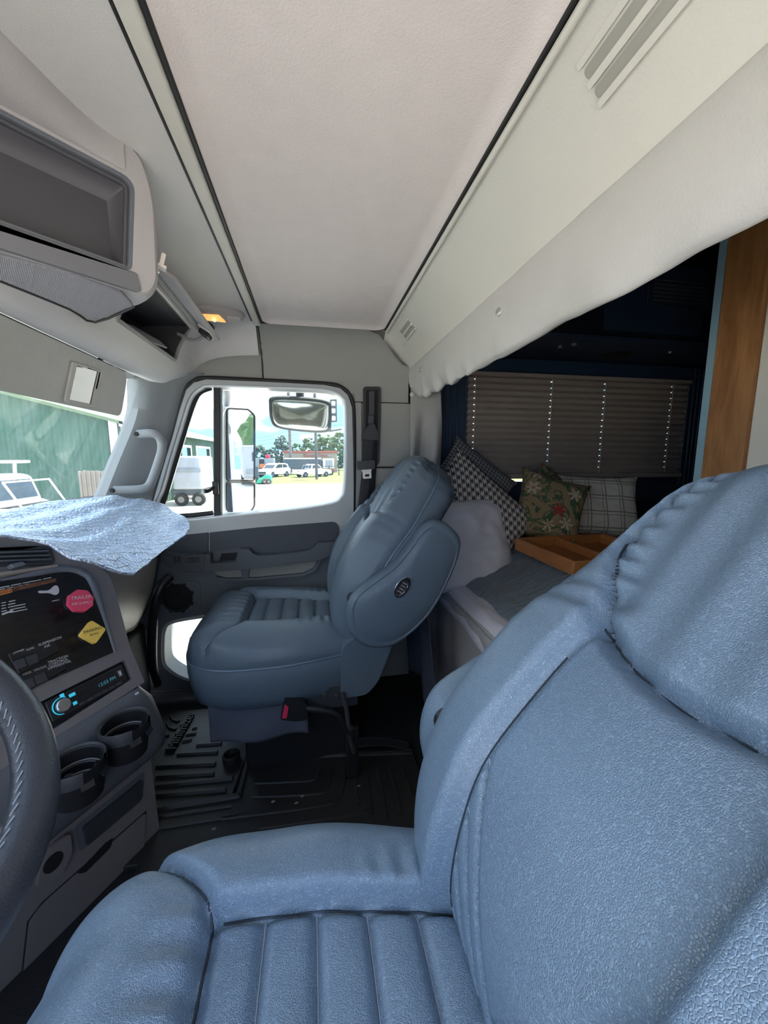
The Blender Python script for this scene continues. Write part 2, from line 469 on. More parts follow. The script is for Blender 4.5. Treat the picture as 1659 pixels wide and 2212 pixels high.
# speaker cloth: fine vertical ribs
b = NB('mesh_cloth').pbr(.75); b.color((.26, .26, .285)); q = b.sep()
b.bump(b.math('SINE', b.math('MULTIPLY', b.math('ADD', q[0], q[1]), 2300)), .0004, .7)
# pleated blind
b = NB('blind_cloth').pbr(.85); b.color(b.mix(b.noise(8, 3), (.26, .22, .19), (.33, .285, .25)))
b.bump(b.noise(200, 2), .0006)
# quilt
b = NB('quilt').pbr(.8, sheen=.3); q = b.sep(); n = b.noise(9, 4)
lines = b.math('ABSOLUTE', b.math('SINE', b.math('ADD', b.math('MULTIPLY', q[1], 95), b.math('MULTIPLY', n, 3))))
b.color(b.mix(b.noise(14, 5, .7), (.11, .15, .20), (.19, .245, .31))); b.bump(b.math('ADD', b.math('POWER', lines, .5), b.noise(60, 4)), .006, 1)
# houndstooth
def hounds(name, s, dark, light):
    b = NB(name).pbr(.9); q = b.sep()
    fr = lambda x: b.math('FRACT', x)
    X = b.math('DIVIDE', q[0], s); Y = b.math('DIVIDE', q[1], s)
    a = b.math('LESS_THAN', fr(X), .5); c = b.math('LESS_THAN', fr(Y), .5)
    eq = b.math('COMPARE', a, c, .1); st = b.math('LESS_THAN', fr(b.math('MULTIPLY', b.math('ADD', X, Y), 2)), .5)
    f = b.math('ADD', b.math('MULTIPLY', eq, a), b.math('MULTIPLY', b.math('SUBTRACT', 1, eq), st))
    b.color(b.mix(f, light, dark)); b.bump(b.noise(500, 2), .0006)
hounds('houndstooth', .030, (.075, .068, .065), (.60, .55, .50))
hounds('houndstooth_small', .018, (.05, .055, .065), (.24, .24, .24))
# plaid
b = NB('plaid').pbr(.9); q = b.sep()
def stripe(x, per, off, w):
    return b.math('LESS_THAN', b.math('ABSOLUTE', b.math('SUBTRACT', b.math('FRACT', b.math('ADD', b.math('DIVIDE', x, per), off)), .5)), w)
f = b.math('MAXIMUM', b.math('MAXIMUM', stripe(q[0], .085, 0, .035), stripe(q[0], .085, .2, .02)), b.math('MAXIMUM', stripe(q[1], .085, 0, .035), stripe(q[1], .085, .2, .02)))
b.color(b.mix(b.math('MULTIPLY', f, .75), (.68, .64, .57), (.12, .115, .10))); b.bump(b.noise(400, 2), .0006)
# floral tapestry
b = NB('floral').pbr(.9)
vn_ = b.n('ShaderNodeTexVoronoi'); vn_.inputs['Scale'].default_value = 9.5; vn_.inputs['Randomness'].default_value = .8; b.l(b.obj(), vn_.inputs['Vector'])
dv = b.n('ShaderNodeVectorMath'); dv.operation = 'SUBTRACT'; scl = b.n('ShaderNodeVectorMath'); scl.operation = 'SCALE'; scl.inputs['Scale'].default_value = 9.5
b.l(b.obj(), scl.inputs[0]); ps2 = b.n('ShaderNodeVectorMath'); ps2.operation = 'SCALE'; ps2.inputs['Scale'].default_value = 9.5; b.l(vn_.outputs['Position'], ps2.inputs[0])
b.l(scl.outputs[0], dv.inputs[0]); b.l(ps2.outputs[0], dv.inputs[1]); dq = b.sep(dv.outputs[0])
ang_ = b.math('ARCTAN2', dq[1], dq[0]); pet_r = b.math('ADD', .27, b.math('MULTIPLY', b.math('COSINE', b.math('MULTIPLY', ang_, 6)), .10))
dist_ = vn_.outputs['Distance']; pet = b.math('LESS_THAN', dist_, pet_r); eye = b.math('LESS_THAN', dist_, .10)
c0 = b.mix(b.noise(30, 4), (.22, .15, .08), (.34, .25, .14))
lf = b.math('LESS_THAN', b.math('ABSOLUTE', b.math('SUBTRACT', b.noise(7, 2, .5, None, 2.5), .5)), .035)
rdm = b.sep(vn_.outputs['Color'])[0]
pc_ = b.mix(b.math('GREATER_THAN', rdm, .72), (.48, .38, .28), (.34, .045, .04))
c1 = b.mix(lf, c0, (.06, .11, .06)); c2 = b.mix(pet, c1, pc_); b.color(b.mix(eye, c2, (.30, .20, .06))); b.bump(b.noise(300, 2), .0008)
# outdoors
b = NB('gravel').pbr(.95); b.color(b.mix(b.noise(.25, 6, .65), (.58, .53, .46), (.74, .69, .62))); b.bump(b.noise(8, 6), .03)
b = NB('grass').pbr(.95); b.color(b.mix(b.noise(.5, 6, .7), (.12, .14, .035), (.21, .20, .07)))
b = NB('leaves').pbr(.8); b.color(b.mix(b.noise(1.2, 5, .7), (.035, .085, .03), (.10, .17, .065)))
b = NB('leaves_dark').pbr(.8); b.color(b.mix(b.noise(1.2, 5, .7), (.045, .07, .05), (.11, .14, .09)))
def corrug(name, c, per, axis):
    b = NB(name).pbr(.6); q = b.sep(); w = b.math('SINE', b.math('MULTIPLY', q[axis], 2 * PI / per))
    b.color(b.mix(b.noise(.6, 5), tuple(x * .8 for x in c), c)); b.bump(w, .03, 1)
corrug('green_siding_x', (.030, .105, .072), .3, 0); corrug('green_siding_y', (.03, .085, .06), .3, 1)
corrug('grey_siding', (.11, .13, .15), .4, 0)
# glass
def pane(name, tint, refl=1.0, dirt=0, dscale=4, streak=(1, 1, 1)):
    b = NB(name); t = b.t; t.nodes.remove(b.b)
    tr = b.n('ShaderNodeBsdfTransparent'); tr.inputs[0].default_value = (*tint, 1); gl = b.n('ShaderNodeBsdfGlossy'); gl.inputs['Roughness'].default_value = .01
    fz = b.n('ShaderNodeFresnel'); fz.inputs[0].default_value = 1.35; mx = b.n('ShaderNodeMixShader')
    b.l(b.math('MULTIPLY', fz.outputs[0], refl), mx.inputs[0]); b.l(tr.outputs[0], mx.inputs[1]); b.l(gl.outputs[0], mx.inputs[2])
    last = mx.outputs[0]
    if dirt:
        df = b.n('ShaderNodeBsdfTranslucent'); df.inputs[0].default_value = (.75, .80, .78, 1)
        f1 = b.noise(dscale, 7, .7, b.mapping(streak)); f2 = b.noise(40, 5, .7)
        f = b.math('MULTIPLY', b.math('ADD', b.math('POWER', f1, 3.0), b.math('MULTIPLY', b.math('POWER', f2, 4), .8)), dirt)
        m2 = b.n('ShaderNodeMixShader'); b.l(b.math('MINIMUM', f, .6), m2.inputs[0]); b.l(last, m2.inputs[1]); b.l(df.outputs[0], m2.inputs[2]); last = m2.outputs[0]
    b.l(last, b.out.inputs['Surface'])
pane('pane', (.88, .92, .90)); pane('windshield', (.84, .92, .89), .7, .22, 3.2, (1.0, 5.0, .8))
b = NB('mirror').color((.86, .88, .90)).pbr(.015, 1)
b = NB('mirror_dirty').pbr(.10, .8); b.color(b.mix(b.math('POWER', b.noise(90, 5, .8), 2), (.62, .62, .59), (.34, .34, .32)))
b = NB('mirror_grey').color((.13, .13, .135)).pbr(.03, 1)

# ================================================================== SETTING
def struct(o, label, cat): return tag(o, label, cat, kind='structure')
GZ = -1.12                                             # ground outside
DY = 1.80                                              # inner face of the passenger door
# --- floor
struct(wbox('floor', -1.0, .60, -.2, 1.92, -.06, 0, 'carpet', bev=0), 'black carpeted cab floor under the seats', 'floor')
struct(wbox('sleeper_floor', .60, 2.7, -.3, 1.98, -.06, 0, 'carpet', bev=0), 'dark carpeted floor beside the bed', 'floor')
# --- ceiling: roof skin, fabric headliner, trim strips
cl = thing('ceiling', 'grey fabric headliner panel of the cab roof', 'ceiling', (0, .8, 1.66), kind='structure')
wbox('roof_skin', -.74, .60, -.2, 2.02, 1.74, 1.78, 'white_paint', cl, bev=.01)
def hl(u, v):
    x = -.183 + .503 * u; y = -.2 + 1.925 * v
    ex = min(u, 1 - u) * .503; ey = (1 - v) * 1.925
    d = min(ex, ey); z = 1.66 + .012 * sstep(0, .03, d)
    cr_ = .05                                             # rounded far corners
    qx = max(0, cr_ - ex); qy = max(0, cr_ - ey)
    if qx > 0 and qy > 0:
        r = math.hypot(qx, qy)
        if r > cr_:
            k = cr_ / r; x += (1 if u < .5 else -1) * (qx - qx * k); y -= (qy - qy * k)
    return (x, y, z)
surf('headliner_fabric', hl, 40, 90, 'headliner', cl)
wbox('roof_lining', -.22, .36, -.2, 1.78, 1.69, 1.70, 'soft_black', cl, bev=0)
# light strip and dark gap along the front edge of the headliner
wbox('trim_strip', -.218, -.190, -.2, 1.735, 1.652, 1.675, 'header_beige', cl, bev=.006, seg=3)
tube('rubber_seal', [(-.222, y, 1.662) for y in (-.2, .5, 1.2, 1.70)], .0035, 'black_rubber', cl, 6)
tube('rubber_seal', [(-.185, y, 1.660) for y in (-.2, .5, 1.2, 1.70)], .0045, 'black_rubber', cl, 6)
tube('rubber_seal', [(.322, y, 1.659) for y in (-.2, .5, 1.2, 1.70)], .004, 'black_rubber', cl, 6)
tube('trim_bead', [(.331, y, 1.652) for y in (-.2, .5, 1.2, 1.715)], .006, 'header_beige', cl, 8)
# --- front overhead liner (a shelf above the windscreen, with an open cubby hole)
PROF = [(-.212, 1.664), (-.25, 1.660), (-.30, 1.652), (-.345, 1.640), (-.385, 1.622), (-.42, 1.597), (-.448, 1.560), (-.470, 1.52), (-.487, 1.475), (-.503, 1.435), (-.522, 1.407), (-.548, 1.394), (-.58, 1.398), (-.63, 1.418)]
YS = sorted(set([-.2 + .06 * k for k in range(23)] + [1.17, 1.20, 1.25, 1.30, 1.35, 1.40, 1.45, 1.50, 1.55, 1.60, 1.63, 1.66, 1.69, 1.72, 1.75, 1.78, 1.80, 1.815]))
ft = thing('wall_front', 'grey moulded overhead liner above the windscreen with a cubby hole', 'overhead liner', (-.45, .8, 1.4), kind='structure')
PROF2 = [(-.212, 1.664), (-.27, 1.664), (-.33, 1.663), (-.39, 1.661), (-.45, 1.657), (-.51, 1.65), (-.56, 1.64), (-.60, 1.62), (-.63, 1.58), (-.645, 1.53), (-.65, 1.48), (-.655, 1.45), (-.66, 1.43), (-.665, 1.418)]
def shelf_v(i, y):
    x, z = PROF[i]
    k2 = 1 - (sstep(.86, 1.14, y) if i < 9 else sstep(.60, .82, y))      # set back behind the console pod
    x += (PROF2[i][0] - x) * k2; z += (PROF2[i][1] - z) * k2
    k = sstep(1.60, 1.81, y)                              # rises towards the door header
    if z < 1.50: z += k * .052; x += k * .02
    e = sstep(1.70, 1.815, y)                             # rolls down into the wall above the door
    if z > 1.45: z -= e * e * max(0, z - 1.47) * .55
    return V((x, y, z))
vs = [shelf_v(i, y) for y in YS for i in range(len(PROF))]
fs = []
HOLE_R = (5, 8)
for j in range(len(YS) - 1):
    for i in range(len(PROF) - 1):
        if HOLE_R[0] <= i < HOLE_R[1] and 1.17 <= YS[j] < 1.60: continue
        n = len(PROF); fs.append((j * n + i, j * n + i + 1, (j + 1) * n + i + 1, (j + 1) * n + i))
mk('liner', vs, fs, 'liner', ft, 60)
# cubby: opening rim and dark box
rim = [shelf_v(5, 1.17), shelf_v(5, 1.60), shelf_v(6, 1.60), shelf_v(7, 1.60), shelf_v(8, 1.60), shelf_v(8, 1.17), shelf_v(7, 1.17), shelf_v(6, 1.17)]
tube('cubby_rim', rim, .006, 'trim_grey', ft, 8, closed=True)
q = []
for a in rim: q.append(a + V((-.006, 0, 0)))
back = [a + V((-.17 if a.z > 1.55 else -.12, 0, -.01 if a.z > 1.55 else .012)) for a in rim]
vsb = q + back; m = len(rim)
mk('cubby_box', vsb, [(i, (i + 1) % m, m + (i + 1) % m, m + i) for i in range(m)] + [tuple(range(m, 2 * m))], 'dash_dark', ft, 30)
# windscreen header above the visor
def hd(u, v):
    p = [(-.63, 1.418), (-.648, 1.425), (-.66, 1.423), (-.668, 1.408), (-.675, 1.395)]
    x, z = p[round(v * 4)]; y = -.2 + 1.96 * u; k = sstep(1.5, 1.76, y); return (x, y, z + .03 * k)
surf('header_trim', hd, 30, 4, 'liner', ft)
tube('header_seam', [(-.632, y, 1.415 + .03 * sstep(1.5, 1.76, y)) for y in (-.2, .3, .8, 1.2, 1.5, 1.6, 1.7, 1.75)], .003, 'black_rubber', ft, 6)
for y in (1.02, 1.30): cyl('screw_cap', (-.645, y, 1.421), (.1, 0, -1), .008, .004, 'pod_dark', ft, 12)
wbox('cowl_skin', -.76, -.62, -.2, 2.0, 1.47, 1.76, 'white_paint', ft, bev=.01)
# split line between front liner and door header: dark gap
GAP = [(-.2, 1.74, 1.668), (-.2, 1.775, 1.645), (-.2, 1.80, 1.60), (-.2, 1.812, 1.55), (-.2, 1.816, 1.50), (-.2, 1.818, 1.45)]
tube('liner_gap', GAP, .0035, 'black_rubber', ft, 6, 4)
# --- wall above the passenger door and the coved corner
wr = thing('wall_right', 'pale grey curved panel above and behind the passenger door', 'wall', (.1, 1.85, 0), kind='structure')
COVE = [(1.722, 1.660), (1.745, 1.655), (1.772, 1.637), (1.795, 1.605), (1.808, 1.565), (1.815, 1.52), (1.818, 1.455), (1.818, 1.375)]
XS = [-.2, -.15, 0, .1, .15, .2, .25, .30, .34, .38, .42, .455]
def cove(i, j):
    x = XS[i]; y, z = COVE[j]
    k = sstep(.26, .455, x)                               # the beige header dives down here
    z = z - k * max(0, z - 1.50) * .80; y = y + (1.815 - y) * k * .8
    return V((x, y, z))
vs = [cove(i, j) for i in range(len(XS)) for j in range(len(COVE))]; fs = []
for i in range(len(XS) - 1):
    for j in range(len(COVE) - 1):
        if j == len(COVE) - 2 and XS[i] < .2: continue
        n = len(COVE); fs.append((i * n + j, i * n + j + 1, (i + 1) * n + j + 1, (i + 1) * n + j))
mk('upper_panel', vs, fs, 'trim_grey', wr, 60)
wbox('panel', .195, .235, 1.812, 1.83, 0, 1.372, 'trim_grey', wr, bev=.006)
wbox('panel', .237, .47, 1.812, 1.83, 1.075, 1.372, 'trim_grey', wr, bev=.006)
wbox('panel', .237, .47, 1.812, 1.83, 0, 1.070, 'trim_grey', wr, bev=.006)
wbox('door_header', -.82, .20, 1.822, 1.85, 1.447, 1.665, 'trim_grey', wr, bev=0)
wbox('door_header', .150, .20, 1.8155, 1.85, 1.408, 1.46, 'trim_grey', wr, bev=0)
wbox('door_header', .166, .20, 1.824, 1.85, 1.30, 1.46, 'trim_grey', wr, bev=0)
wbox('outer_skin', .19, .555, 1.90, 1.93, -.3, 1.75, 'white_paint', wr, bev=0)
wbox('outer_skin', -1.0, .555, 1.86, 1.93, 1.49, 1.75, 'white_paint', wr, bev=0)
wbox('pillar_core', .19, .55, 1.832, 1.90, -.05, 1.6, 'soft_black', wr, bev=0)
# --- sloping beige header between the headliner and the sleeper opening
wb = thing('wall_back', 'smooth beige header panel above the sleeper opening with louvred vents', 'header panel', (.4, .8, 1.5), kind='structure')
HB = [(.326, 1.656), (.345, 1.650), (.37, 1.630), (.40, 1.60), (.43, 1.567), (.455, 1.535), (.47, 1.50)]
def hbs(u, v):
    k = v * 6; i = min(5, int(k)); t = k - i
    x = HB[i][0] * (1 - t) + HB[i + 1][0] * t; z = HB[i][1] * (1 - t) + HB[i + 1][1] * t
    y = -.2 + 2.025 * u; e = sstep(1.68, 1.825, y)
    return (x - .0 * e, y, z - e * max(0, z - 1.52) * .35)
surf('header_panel', hbs, 80, 18, 'header_beige', wb)
wbox('header_core', .48, .62, -.3, 1.98, 1.54, 1.76, 'soft_black', wb, bev=0)
SN = V((1.118, 0, 1)).normalized() * -1; SU = V((1, 0, -1.118)).normalized()
HF = Fr((.40, 0, 1.5965), (0, 1, 0), SU, SN)
def louvre(px, py, n, length, step):
    c = HF.uv(px, py)
    for k in range(n):
        f = HF.sub(c[0], c[1] + (k - (n - 1) / 2) * step)
        prism('vent_slot', f, rrect(length, step * .52, step * .25), -.010, .0012, 'vent_shadow', wb)
        prism('vent_lip', f.sub(0, step * .44), rrect(length * 1.02, step * .34, step * .16), -.010, .005, 'header_beige', wb, bev=.002)
louvre(872, 703, 4, .135, .022)
louvre(1372, 18, 3, .16, .026)
# --- driver's side: door frame with the door open
wlf = thing('wall_left', 'cab side wall with the open driver doorway', 'wall', (-.2, -.24, 0), kind='structure')
prism('door_frame', Fr((0, -.20, 0), (1, 0, 0), (0, 0, 1)), [(-1.0, -.3), (.62, -.3), (.62, 1.76), (-.62, 1.76), (-1.0, .9)], 0, .06, 'trim_grey', wlf, holes=[arc_corners([(-.74, .36), (.40, .36), (.40, 1.42), (-.55, 1.42), (-.80, .9)], [.03, .05, .10, .10, .05], 4)], bev=.006)
# --- A-pillar between windscreen and door
tp = thing('trim_1', 'pale grey windscreen pillar trim with a seam', 'pillar', (-.72, 1.75, .9), kind='structure')
WS = [(318, 800), (300, 818), (300, 862), (296, 895), (284, 932), (262, 985), (243, 1032), (222, 1085), (180, 1180)]      # windscreen side, px
WS = [P(x, y, Y=1.70) for x, y in WS]
MD = [P(x, y, Y=1.745) for x, y in [(360, 800), (352, 825), (345, 862), (338, 895), (322, 940), (306, 985), (290, 1032), (272, 1085), (240, 1180)]]
DR = [P(x, y, Y=1.808) for x, y in [(440, 806), (408, 826), (393, 862), (384, 895), (372, 940), (358, 985), (344, 1032), (330, 1085), (302, 1180)]]
cols = [[a + V((-.05, .02, 0)) for a in WS], WS, [(a * .5 + b * .5) + V((.004, -.006, 0)) for a, b in zip(WS, MD)], MD, [(a * .5 + b * .5) for a, b in zip(MD, DR)], DR, [a + V((0, .05, 0)) for a in DR]]
cols = [catmull(c, 4) for c in cols]; n = len(cols[0])
vs = [p for c in cols for p in c]
mk('pillar_trim', vs, [(i * n + j, i * n + j + 1, (i + 1) * n + j + 1, (i + 1) * n + j) for i in range(len(cols) - 1) for j in range(n - 1)], 'pillar_grey', tp, 50)
wbox('pillar_core', -.98, -.86, 1.74, 1.92, .3, .95, 'soft_black', tp, bev=0)
# door seal running up the pillar and round the door top
seal = [P(x, y, Y=1.812) for x, y in [(300, 1190), (330, 1085), (352, 1010), (372, 945), (388, 885), (402, 842), (418, 824), (445, 817), (567, 822), (700, 829), (735, 836), (754, 852), (763, 880), (765, 960), (764, 1060), (762, 1200), (760, 1400)]]
tube('door_seal', catmull(seal, 6), .010, 'black_rubber', tp, 8)
# --- windscreen
w1 = thing('window_1', 'dusty sloping windscreen glass in front of the dash', 'windscreen', (-.8, .8, .9), kind='structure')
def wsp(y, z): return V((-.66 - (1.36 - z) * .44 - .012, y, z))
mk('glass', [wsp(-.2, .80), wsp(1.78, .80), wsp(1.78, 1.46), wsp(-.2, 1.46)], [(0, 1, 2, 3)], 'windshield', w1)
prism('inspection_sticker', Fr(wsp(1.0, 1.20) + V((.004, 0, 0)), (0, 1, 0), (.44 * .915, 0, .915)), rrect(.06, .075, .004), 0, .0006, 'print_white', w1)
# rounded top corner of the screen: body-colour web outside the glass
crn = [P(x, y, Y=1.715) for x, y in [(225, 806), (243, 812), (262, 813), (283, 826), (296, 846), (302, 872)]]
# ------------------------------------------------------------------ passenger door
DF = Fr((0, DY, 0), (1, 0, 0), (0, 0, 1))
dr = thing('door_1', 'grey passenger door with vent window, armrest and lower view window', 'door', (-.3, 1.82, .05), kind='structure')
def dpx(l, fr=DF): return [fr.uv(*p) for p in l]
HOLE = dpx([(322, 1128), (345, 1062), (366, 990), (386, 925), (403, 870), (415, 848), (432, 836), (456, 831), (600, 835), (690, 839), (722, 845), (740, 857), (748, 878), (749, 980), (746, 1056), (738, 1076), (718, 1089), (640, 1102), (540, 1112), (471, 1119), (400, 1126)])
HOLE = [(p.x, p.y) for p in catmull([(a, b, 0) for a, b in HOLE], 3, True)]
LOW = dpx([(352, 1385), (356, 1358), (370, 1344), (420, 1334), (470, 1330), (486, 1345), (486, 1440), (470, 1466), (420, 1470), (388, 1461), (362, 1443), (353, 1425)])
LOW = [(p.x, p.y) for p in catmull([(a, b, 0) for a, b in LOW], 3, True)]
sl = [DF.uv(*p) for p in [(330, 1085), (352, 1010), (372, 945), (388, 885), (402, 842), (418, 826), (445, 819), (567, 824), (700, 831), (735, 838), (752, 853), (761, 880), (763, 960)]]
top_o = sl + [(.192, .80)]
low_o = [(-.90, .06), (-.90, .80)]
cutl = dpx([(330, 1200), (400, 1215), (460, 1200), (560, 1192), (680, 1178), (735, 1168), (764, 1168)])
upper = cutl + [(.192, 1.0)] + sl[::-1] + [(-.86, .80)]
lower = [(-.90, .06), (.192, .06)] + cutl[::-1] + [(-.90, .72)]
prism('upper_panel', DF, upper, -.05, 0, 'door_grey', dr, holes=[HOLE], bev=.004)
prism('lower_panel', DF, lower, -.05, -.003, 'door_lower_shaded', dr, holes=[LOW], bev=.004)
prism('outer_skin', DF, [(-.92, -.35), (.19, -.35), (.19, .86), (-.80, .86)], -.13, -.11, 'white_paint', dr, holes=[LOW])
# white metal reveal round both openings
def grow(poly, d):
    m = len(poly); out = []
    for i in range(m):
        p, a, c = V(poly[i][:2]), V(poly[i - 1][:2]), V(poly[(i + 1) % m][:2])
        t1, t2 = p - a, c - p
        if t1.length < 1e-7: t1 = t2
        if t2.length < 1e-7: t2 = t1
        t1 = t1.normalized(); t2 = t2.normalized(); n1, n2 = V((t1.y, -t1.x)), V((t2.y, -t2.x))
        o = (n1 + n2) / max(.4, 1 + n1.dot(n2)); out.append((p.x + o.x * d, p.y + o.y * d))
    return out
def area(p): return sum(p[i - 1][0] * p[i][1] - p[i][0] * p[i - 1][1] for i in range(len(p)))
sg = 1 if area(HOLE) > 0 else -1
ring('window_reveal', DF, grow(HOLE, .006 * sg), grow(HOLE, -.006 * sg), -.11, -.012, 'white_paint', dr)
sg2 = 1 if area(LOW) > 0 else -1
ring('lower_window_reveal', DF, grow(LOW, .006 * sg2), grow(LOW, -.008 * sg2), -.12, .006, 'door_grey', dr, bev=.003)
prism('window_pane', DF, HOLE, -.085, -.082, 'pane', dr)
prism('lower_window_pane', DF, LOW, -.085, -.082, 'pane', dr)
# vent window: divider bar, black sash
prism('vent_divider', DF, dpx([(455, 831), (471, 831), (471, 1119), (456, 1120)]), -.09, -.045, 'black_rubber', dr, bev=.003)
sash = [P(x, y, Y=DY + .055) for x, y in [(456, 838), (436, 845), (423, 860), (408, 900), (390, 960), (372, 1020), (356, 1075), (346, 1112), (400, 1114), (460, 1108)]]
tube('vent_sash', catmull(sash, 4), .011, 'black_rubber', dr, 8)
lt = box('vent_latch', DF.sub(*DF.uv(463, 1055)), -.014, .010, -.03, .03, -.045, -.02, 'black_plastic', dr, .004)
tube('latch_lever', [DF(*DF.uv(460, 1052), -.025), DF(*DF.uv(452, 1060), .0), DF(*DF.uv(443, 1061), .012)], [.006, .008, .010], 'black_plastic', lt, 8, 4)
lk = cyl('lock_button', DF(*DF.uv(685, 1106), -.03), (0, 0, 1), .010, .028, 'pocket_grey', dr, 12)
# dark padded inserts
prism('trim_insert', DF, dpx([(345, 1170), (400, 1155), (451, 1150), (451, 1195), (345, 1205)]), -.004, .008, 'door_dark', dr, bev=.003)
prism('trim_insert', DF, arc_corners(dpx([(454, 1150), (560, 1139), (732, 1126), (732, 1172), (680, 1186), (560, 1200), (454, 1200)]), [0, 0, .04, .0, 0, 0, 0]), -.004, .010, 'door_dark', dr, bev=.004)
# armrest with pull cup
ar = dpx([(449, 1191), (461, 1191), (461, 1210), (474, 1210), (514, 1207), (522, 1181), (541, 1180), (550, 1190), (562, 1194), (600, 1192), (640, 1188), (668, 1183), (680, 1175), (687, 1167), (731, 1165), (731, 1178), (714, 1195), (682, 1205), (568, 1220), (449, 1229)])
prism('armrest', DF, arc_corners(ar, .006, 3), -.01, .055, 'armrest_dark', dr, bev=.010)
prism('pull_cup', DF, dpx([(480, 1194), (515, 1192), (508, 1212), (474, 1212)]), -.005, .014, 'soft_black', dr)
prism('pull_cup_surround', DF, dpx([(462, 1190), (520, 1183), (514, 1210), (462, 1212)]), -.005, .012, 'armrest_dark', dr)
sp = prism('switch_panel', DF, arc_corners(dpx([(340, 1180), (373, 1187), (403, 1192), (448, 1191), (448, 1229), (406, 1229), (373, 1219), (340, 1200)]), .004, 3), -.01, .050, 'armrest_dark', dr, bev=.010)
def rocker(x, y, w, h, wide):
    f = DF.sub(*DF.uv(x, y), .050)
    b_ = prism('window_switch', f, rrect(w, h, .004), 0, .004, 'black_plastic', sp, bev=.001)
    for s in (-1, 1):
        prism('rocker', f.sub(*((s * w * .24, 0) if wide else (0, s * h * .24))), rrect(w * (.36 if wide else .6), h * (.5 if wide else .36), .003), .004, .007, 'dash_dark', b_, bev=.001)
rocker(391, 1203, .024, .030, False); rocker(425, 1203, .048, .022, True)
# map pocket below the armrest
prism('map_pocket', DF, arc_corners(dpx([(452, 1226), (688, 1205), (676, 1228), (655, 1238), (560, 1247), (495, 1249), (474, 1243)]), .02, 4), -.006, .004, 'pocket_grey', dr)
prism('pocket_divider', DF, dpx([(521, 1222), (542, 1220), (538, 1247), (524, 1248)]), 0, .018, 'door_lower_shaded', dr, bev=.004)
prism('pocket_lip', DF, arc_corners(dpx([(470, 1243), (492, 1247), (560, 1245), (655, 1236), (678, 1225), (690, 1204), (694, 1206), (682, 1230), (658, 1241), (560, 1250), (490, 1252), (466, 1246)]), .004, 2), 0, .022, 'door_lower_shaded', dr, bev=.004)
# speaker
sx, sz = DF.uv(384, 1291)
spk = lathe('door_speaker', DF(sx, sz, .004), (0, -1, 0), [(.064, 0), (.064, .010), (.058, .016), (.050, .014), (.047, .004), (.020, .002), (.018, .008), (.0, .010)], 'soft_black', dr, 36)
for k in range(8):
    a = k * PI / 4 + .3; cyl('speaker_lug', DF(sx + .065 * math.cos(a), sz + .065 * math.sin(a), -.003), (0, -1, 0), .008, .010, 'soft_black', spk, 10)
prism('speaker_plate', DF, rrect(.17, .15, .03, c=(sx + .012, sz)), -.006, .001, 'door_lower_shaded', dr, bev=.002)
# black grab bar at the front edge of the door
tube('grab_bar', [DF(*DF.uv(371, 1243), .02), DF(*DF.uv(358, 1258), .055), DF(*DF.uv(349, 1290), .07), DF(*DF.uv(343, 1350), .07), DF(*DF.uv(341, 1420), .06), DF(*DF.uv(345, 1470), .03)], .019, 'black_plastic', dr, 12, 6)
struct(wbox('trim_2', -.90, .19, 1.72, 1.80, 0, .045, 'dash_dark', bev=.012), 'dark plastic door sill under the passenger door', 'sill')

# ------------------------------------------------------------------ pillar grab handle
gh = thing('grab_handle', 'grey tubular grab handle on the windscreen pillar', 'handle', P(300, 1000, Y=1.70))
tube('handle_bar', [P(x, y, Y=yy) for x, y, yy in [(299, 938, 1.665), (325, 936, 1.655), (341, 941, 1.66), (349, 955, 1.67), (349, 975, 1.67), (340, 1005, 1.665), (328, 1038, 1.66), (318, 1052, 1.65), (300, 1057, 1.64), (247, 1059, 1.63)]], .0165, 'pillar_grey', gh, 14, 6)
for (x, y, yy) in ((297, 938, 1.662), (245, 1059, 1.628)):
    c = P(x, y, Y=yy); dd = (P(x + 20, y, Y=yy) - c).normalized()
    cyl('end_hole', c - dd * .001 + V((.004, -.012, .0)), V((-.3, -1, .1)), .0085, .006, 'soft_black', gh, 14)

# ------------------------------------------------------------------ seat belt on the door pillar
sb = thing('seat_belt', 'black passenger seat belt hanging from its pillar slot', 'seat belt', (.26, 1.80, .6))
BF = Fr((0, 1.812, 0), (1, 0, 0), (0, 0, 1))
def bpx(l): return [BF.uv(*p) for p in l]
prism('slot_surround', BF, arc_corners(bpx([(784, 836), (822, 836), (822, 900), (819, 1000), (812, 1008), (784, 1008)]), .014, 4), -.002, .010, 'black_plastic', sb, bev=.003)
prism('slot_channel', BF, arc_corners(bpx([(790, 843), (816, 843), (814, 1000), (788, 1000)]), .008, 4), .010, .012, 'soft_black', sb)
prism('guide_rail', BF, bpx([(796, 846), (808, 846), (807, 920), (796, 920)]), .012, .018, 'dash_dark', sb, bev=.002)
box('height_slider', BF.sub(*BF.uv(800, 907)), -.014, .014, -.02, .02, .018, .030, 'dash_dark', sb, .003)
dg = prism('belt_guide', BF, arc_corners(bpx([(795, 917), (806, 917), (816, 942), (814, 952), (781, 950), (780, 942)]), .006, 4), .018, .038, 'black_plastic', sb, bev=.004)
def strap(name, pts, w, parent, mat='belt_web'):
    def fn(u, v):
        k = u * (len(pts) - 1); i = min(len(pts) - 2, int(k)); t = k - i
        a = V(pts[i]) * (1 - t) + V(pts[i + 1]) * t; return a + V((1, 0, 0)) * (v - .5) * w
    return surf(name, fn, 24, 3, mat, parent, .002)
strap('webbing', [BF(*BF.uv(798, 944), .034), BF(*BF.uv(792, 1005), .045), BF(*BF.uv(783, 1080), .05), BF(*BF.uv(768, 1180), .05), BF(*BF.uv(758, 1260), .05)], .050, sb)
strap('webbing', [BF(*BF.uv(803, 944), .028), BF(*BF.uv(800, 1005), .026), BF(*BF.uv(795, 1100), .024), BF(*BF.uv(790, 1200), .024)], .050, sb)
